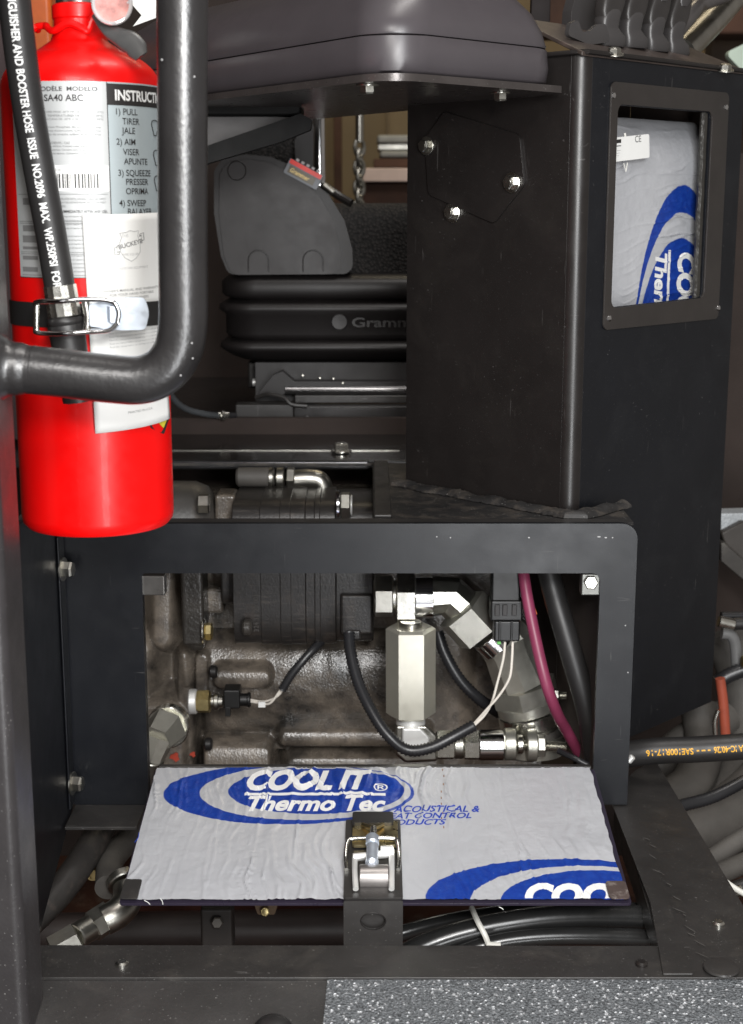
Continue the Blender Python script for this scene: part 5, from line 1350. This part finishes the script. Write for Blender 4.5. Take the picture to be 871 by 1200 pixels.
# sensor on the left with short wires
sn = empty("pressure_sensor", P(260, 840, 2.26), "brass and black pressure sensor with a plug sticking out of the housing", "sensor")
S = 2.27
seg(sn, "sensor_flange", P(222, 822, S), P(231, 822, S), R(15.5, S), WHITEB)
seg(sn, "brass_hex", P(231, 822, S), P(247, 822, S), R(14.5, S), BRASS, 'hex', .5)
seg(sn, "sensor_neck", P(247, 822, S), P(262, 822, S), R(8, S), STEELD)
seg(sn, "sensor_ring", P(251, 822, S), P(257, 822, S), R(11, S), STEELD)
obj("plug_body", bx(S-.018, 262, 809, 281, 831, .035), conm, sn, bevel=.003)
obj("plug_tab", bx(S-.02, 264, 829, 270, 840, .01), conm, sn, bevel=.001)
seg(sn, "plug_end", P(280, 820, S), P(292, 820, S), R(8, S), conm); seg(sn, "plug_rim", P(290, 820, S), P(294, 820, S), R(9.5, S), conm)
wr = empty("sensor_wires", P(320, 830, 2.26), "short pale wires between the sensor plug and a black conduit", "wires")
obj("wire", tube([P(293, 820, S), P(310, 822, S-.01), P(325, 816, S-.02), P(336, 802, S-.02)], .0018, 8), WIREW, wr)
obj("wire", tube([P(293, 822, S), P(306, 824, S-.01), P(318, 823, S-.02), P(334, 800, S-.02)], .0018, 8), WIREW, wr)
obj("wire_tape", bx(S-.02, 303, 823, 311, 829, .004), WPAPER, wr)
o = obj("sensor_conduit", tube([P(331, 808, 2.24), P(342, 790, 2.24), P(357, 772, 2.245), P(372, 756, 2.26), P(385, 742, 2.3)], .0078, 12, corr=(.0052, .0018)), CONDUIT, angle=80); tag(o, "short black corrugated conduit slanting up to the pump above the sensor wires", "conduit")
# big elbow at the left edge of the opening
el = empty("left_elbow_fitting", P(190, 900, 2.16), "large greenish zinc elbow with a hex nut in the lower left corner of the hatch", "fitting")
L_ = 2.16
seg(el, "seat_ring", P(199, 848, L_+.02), P(196, 853, L_+.0), R(27, L_), STEEL)
obj("elbow_nut", lathe(P(197, 850, L_-.0), P(183, 868, L_-.04), [(0, R(24, L_)), (.1, R(26, L_)), (1, R(20, L_))], 6, .3), ZINC, el, angle=25)
obj("elbow_tube", lathe(P(187, 864, L_-.03), P(177, 892, L_-.04), [(0, R(19, L_)), (.6, R(16, L_)), (1, R(15, L_))], 8, .2), ZINC, el, angle=25)
seg(el, "end_collar", P(178, 888, L_-.04), P(175, 904, L_-.035), R(16, L_), STEELD)

# ================================================================== BELOW THE DOOR AND OUTSIDE THE FRAME
# left bottom: diagonal hose, elbow with nuts
o = obj("diagonal_hose", tube([P(30, 1085, 1.80), P(70, 1045, 1.86), P(105, 995, 1.94), P(128, 950, 2.02), P(160, 900, 2.1)], .021, 20), M('hose_worn', (.03, .027, .025), .5, bs=150, bd=.0005, dust=(.09, .07, .06), vs=20)); tag(o, "worn black hose slanting up from the pillar below the hatch frame", "hose")
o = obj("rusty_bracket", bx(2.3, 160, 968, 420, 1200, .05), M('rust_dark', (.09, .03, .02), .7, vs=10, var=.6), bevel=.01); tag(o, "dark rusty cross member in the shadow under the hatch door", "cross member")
t = empty("bottom_elbow_fitting", P(100, 1105, 1.80), "shiny zinc elbow fitting with nuts lying bottom left under the foot flange", "fitting")
B = 1.84
obj("elbow_bend", tube([P(150, 1040, B+.02), P(149, 1056, B), P(138, 1070, B-.02), P(122, 1079, B-.03)], R(19, B), 24), STEELD, t, angle=60)
seg(t, "elbow_nut", P(130, 1072, B-.02), P(107, 1087, B-.04), R(20, B), STEELD, 'hex', .2)
seg(t, "elbow_sleeve", P(108, 1086, B-.04), P(90, 1097, B-.06), R(16, B), STEELD)
seg(t, "end_nut", P(92, 1096, B-.055), P(60, 1114, B-.07), R(18, B), STEELD, 'hex', .4)
seg(t, "thin_ring", P(146, 1036, B+.025), P(143, 1028, B+.035), R(21, B), STEELD)
o = obj("grey_hose_bend", tube([P(127, 1040, 1.88), P(130, 1010, 1.95), P(150, 985, 2.02), P(180, 960, 2.1)], .019, 18), RUBBERG); tag(o, "grey black hose bend above the bottom left elbow fitting", "hose")
q = P(110, 1022, 1.98); t = bolt(None, q, (.4, -1, 0), .009, BRASS, True, .008, name='small_brass_bolt'); tag(t, "tiny brass bolt in the dark beside the diagonal hose", "bolt")
# bits behind the slot under the door
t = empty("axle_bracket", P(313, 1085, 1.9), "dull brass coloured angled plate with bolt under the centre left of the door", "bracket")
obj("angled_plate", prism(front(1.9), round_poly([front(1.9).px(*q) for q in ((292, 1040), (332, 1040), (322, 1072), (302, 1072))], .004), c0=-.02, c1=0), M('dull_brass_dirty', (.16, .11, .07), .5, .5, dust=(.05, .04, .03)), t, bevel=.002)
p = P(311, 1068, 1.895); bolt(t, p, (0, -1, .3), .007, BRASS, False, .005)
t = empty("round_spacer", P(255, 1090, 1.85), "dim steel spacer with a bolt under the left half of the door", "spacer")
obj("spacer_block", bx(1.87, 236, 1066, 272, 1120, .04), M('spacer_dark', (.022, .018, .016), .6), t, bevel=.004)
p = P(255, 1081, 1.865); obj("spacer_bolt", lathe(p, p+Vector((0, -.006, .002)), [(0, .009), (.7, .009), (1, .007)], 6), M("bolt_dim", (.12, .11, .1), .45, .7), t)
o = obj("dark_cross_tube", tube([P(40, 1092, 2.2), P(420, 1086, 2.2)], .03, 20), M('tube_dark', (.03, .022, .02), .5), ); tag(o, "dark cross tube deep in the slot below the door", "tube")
# hydraulic hoses in the slot right of the latch bracket
hm = M("hydraulic_hose_sheen", (.02, .02, .02), .24, bs=0)
def slot_hose(label, pts, r):
    o = obj("hydraulic_hose", tube(pts, r, 20, corr=(.0042, .00022)), hm, angle=80); tag(o, label, "hose", "black hydraulic hoses in the slot under the door"); return o
slot_hose("uppermost black hydraulic hose in the slot right of the latch bracket", [P(440, 1105, 1.72), P(480, 1091, 1.73), P(540, 1077, 1.75), P(620, 1067, 1.77), P(700, 1066, 1.78), P(790, 1068, 1.78)], .0105)
slot_hose("thick ribbed black hydraulic hose crossing under the white zip tie", [P(460, 1130, 1.66), P(500, 1108, 1.68), P(560, 1089, 1.69), P(640, 1076, 1.70), P(720, 1074, 1.71), P(800, 1078, 1.72)], .0155)
slot_hose("lowest black hydraulic hose just above the deck plate edge", [P(500, 1135, 1.66), P(560, 1110, 1.67), P(620, 1099, 1.675), P(700, 1097, 1.68), P(800, 1101, 1.69)], .011)
o = obj("zip_tie", tube([P(553, 1064, 1.70), P(560, 1080, 1.665), P(568, 1095, 1.65), P(573, 1108, 1.65)], .0036, 8), WPLAST); tag(o, "white zip tie round the hydraulic hoses below the door", "zip tie")
o = obj("zip_tie_tail", tube([P(571, 1106, 1.648), P(587, 1107, 1.645)], .0028, 8), WPLAST); tag(o, "white cut end of the zip tie lying on the deck edge", "zip tie end")

# right side: hose with yellow print and the tangle behind
YP = [P(600, 868, 2.06), P(660, 874, 2.03), P(700, 884, 2.04), P(740, 882, 2.04), P(770, 879, 2.03), P(820, 877, 2.03), P(900, 873, 2.03)]
yh = empty("printed_hose", P(800, 895, 2.03), "black rubber hose with upside down yellow print crossing at the right", "hose")
YP = [P(735, 884, 2.055), P(770, 880, 2.045), P(820, 878, 2.04), P(900, 873, 2.03)]
yr = .0195
ypth = resample(spline(YP, 10), .005)
obj("hose_body", tube(ypth, yr, 28, smooth_path=False), RUBBER, yh, angle=80)
yc = [0]
for a_, b_ in zip(ypth, ypth[1:]): yc.append(yc[-1]+(b_-a_).length)
def yprint(s, x0, x1, hgt=.0095, hh=.0050):
    # print reads from the right when turned upside down
    def s_of(px_):
        best = min(range(len(ypth)), key=lambda i: abs(proj(*ypth[i])[0]-px_)); return yc[best]
    s0, s1 = s_of(x0), s_of(x1); m = text(s, 1, .02, 0); m = fit_w(m, 0, s1-s0, 0, hgt)
    V = [on_hose(s1-v.x, hh+.0045-v.y, .0004, yr, ypth, yc, Vector((0, 0, 1))) for v in m[0]]
    obj("lettering", (V, m[1]), INKY, yh, smooth=False)
yprint("SAE100R17-16", 760, 810); yprint("MSHA IC-40/26", 835, 884)
yprint("--  ---  --", 814, 831, .0022, .0018)
t = empty("printed_hose_end", P(690, 880, 2.03), "black hose end with a few yellow digits beside the clamp bolt", "hose")
pth2 = [P(664, 846, 2.22), P(676, 864, 2.19), P(692, 884, 2.16), P(712, 908, 2.12)]
obj("hose_body", tube(pth2, .021, 20), RUBBER, t)
fq = front(2.150); q = fq.px(667, 872)
obj("lettering", mapm(text("90L", .0125, .02), lambda a_, b_: fq.pt(q[0]+.0235-a_, q[1]+.004-b_)+Vector((0, -.001, 0))), INKY, t, smooth=False)
o = obj("steel_pin", cyl(P(736, 893, 2.0), P(742, 886, 2.0), .005, 14), WHITEB); tag(o, "small bright steel pin beside the right leg of the hatch frame", "pin")
def hz(label, pts, r, mat=RUBBERG, corr=None, name="grey_hose"):
    o = obj(name, tube(pts, r, 20, corr=corr, sub=8), mat, angle=80); tag(o, label, "hose"); return o
hz("thick dusty grey hose bending down from behind the tower edge", [P(850, 740, 2.62), P(868, 790, 2.6), P(872, 850, 2.55), P(862, 905, 2.45), P(830, 940, 2.38), P(790, 950, 2.34)], .043)
hz("thick grey hose below the printed hose, left of two", [P(820, 830, 2.5), P(825, 870, 2.45), P(812, 915, 2.35), P(780, 940, 2.3)], .035)
hz("broad grey hose sweeping from the deck arm to the right edge", [P(750, 985, 2.2), P(800, 975, 2.25), P(850, 955, 2.3), P(900, 910, 2.4), P(920, 860, 2.5)], .047)
hz("slanted grey hose section behind the tower foot", [P(770, 900, 2.5), P(800, 872, 2.5), P(835, 850, 2.5), P(850, 840, 2.52)], .033)
hz("upper thin grey hose fanning out below the broad hose", [P(790, 1040, 2.05), P(830, 1010, 2.1), P(890, 970, 2.15)], .016)
hz("second thin grey hose fanning out below the broad hose", [P(800, 1052, 2.0), P(840, 1026, 2.05), P(900, 1000, 2.1)], .016)
hz("dark thin hose at the right edge under the white cable tie", [P(800, 1075, 1.95), P(838, 1052, 1.98), P(900, 1030, 2.0)], .013, RUBBER, name="dark_hose")
hz("glossy dark hose at the right edge beside the deck arm", [P(820, 1110, 1.85), P(850, 1085, 1.88), P(900, 1062, 1.9)], .014, hm, name="dark_hose")
hz("short glossy hose at the right edge nearest the grip pad", [P(840, 1135, 1.8), P(866, 1110, 1.82), P(905, 1090, 1.84)], .014, hm, name="dark_hose")
hz("silver banded hose end at the right edge", [P(835, 1062, 1.93), P(850, 1050, 1.95), P(868, 1044, 1.96)], .009, STEELD, name="steel_hose_end")
o = obj("white_cable", tube([P(826, 1020, 1.98), P(842, 1027, 1.96), P(860, 1040, 1.94), P(880, 1052, 1.93)], .0042, 10), WPLAST); tag(o, "white cable tie arching over the hoses at the right edge", "cable tie")
hz("ribbed black conduit crossing the broad grey hose", [P(765, 955, 2.12), P(800, 944, 2.15), P(840, 932, 2.17), P(900, 900, 2.2)], .0105, CONDUIT, (.006, .0012), "ribbed_conduit")
hz("ribbed black conduit right of the tower above the grey hose", [P(840, 800, 2.4), P(860, 789, 2.4), P(900, 776, 2.4)], .0135, CONDUIT, (.007, .0015), "ribbed_conduit")
hz("upper ribbed conduit right of the tower with a steel tube end", [P(845, 722, 2.45), P(870, 722, 2.45), P(910, 722, 2.45)], .0085, CONDUIT, (.005, .0012), "ribbed_conduit")
o = obj("steel_tube_end", cyl(P(842, 728, 2.40), P(861, 732, 2.40), .010, 18), STEEL); tag(o, "bright steel tube end right of the tower edge", "tube")
hz("black cable continuing right from the steel tube end", [P(860, 731, 2.41), P(900, 730, 2.41)], .011, RUBBER, name="black_cable")
hz("grey hooked pipe right of the tower edge", [P(846, 742, 2.42), P(856, 744, 2.42), P(862, 756, 2.42), P(864, 790, 2.42)], .010, M('pipe_grey', (.15, .15, .15), .35), name="hooked_pipe")
hz("orange red sleeve squeezed between grey hoses", [P(844, 795, 2.37), P(848, 826, 2.37), P(851, 870, 2.37)], .0085, ORED, name="orange_sleeve")
hz("thin bright steel rod left of the orange red sleeve", [P(842, 832, 2.36), P(838, 845, 2.36), P(838, 862, 2.36)], .004, STEEL, name="steel_rod")
o = obj("brass_clip", cyl(P(869, 775, 2.38), P(875, 775, 2.38), .010, 14), BRASS); tag(o, "small brass clip at the right edge on the grey hose", "clip")
# fender plate at the right edge
t = empty("fender_plate", P(862, 690, 2.7), "brown grey fender plate with a torn silver edge at the right edge", "fender")
f3 = Frame(P(850, 640, 2.72), (1, .1, -.35), (.2, 1, .35))
obj("fender_top", prism(front(2.72), [front(2.72).px(*q) for q in ((845, 625), (870, 612), (920, 615), (920, 700), (871, 662), (848, 634))], c0=-.05, c1=0), M('fender_brown', (.055, .048, .042), .5, dust=(.11, .1, .09)), t, bevel=.004)
obj("fender_skirt", prism(front(2.70), [front(2.70).px(*q) for q in ((845, 636), (850, 636), (920, 700), (920, 730), (871, 680), (845, 658))], c0=-.05, c1=0), M('fender_grey', (.07, .065, .06), .4, .3, dust=(.16, .15, .13)), t, bevel=.003)
obj("silver_edge", prism(front(2.74), [front(2.74).px(*q) for q in ((845, 602), (920, 600), (920, 614), (872, 612), (862, 618), (858, 624), (845, 626))], c0=-.05, c1=0), M('silver_flaky', (.5, .53, .55), .5, .2, bs=120, bd=.002), t, bevel=.002)
o = obj("engine_dark_panel", box(.45, 1.6, 3.0, 3.05, -1.5, .1), DARKB); tag(o, "dark machine panel behind the hoses on the right", "panel")  # plain dark panel closing the view behind the right hoses
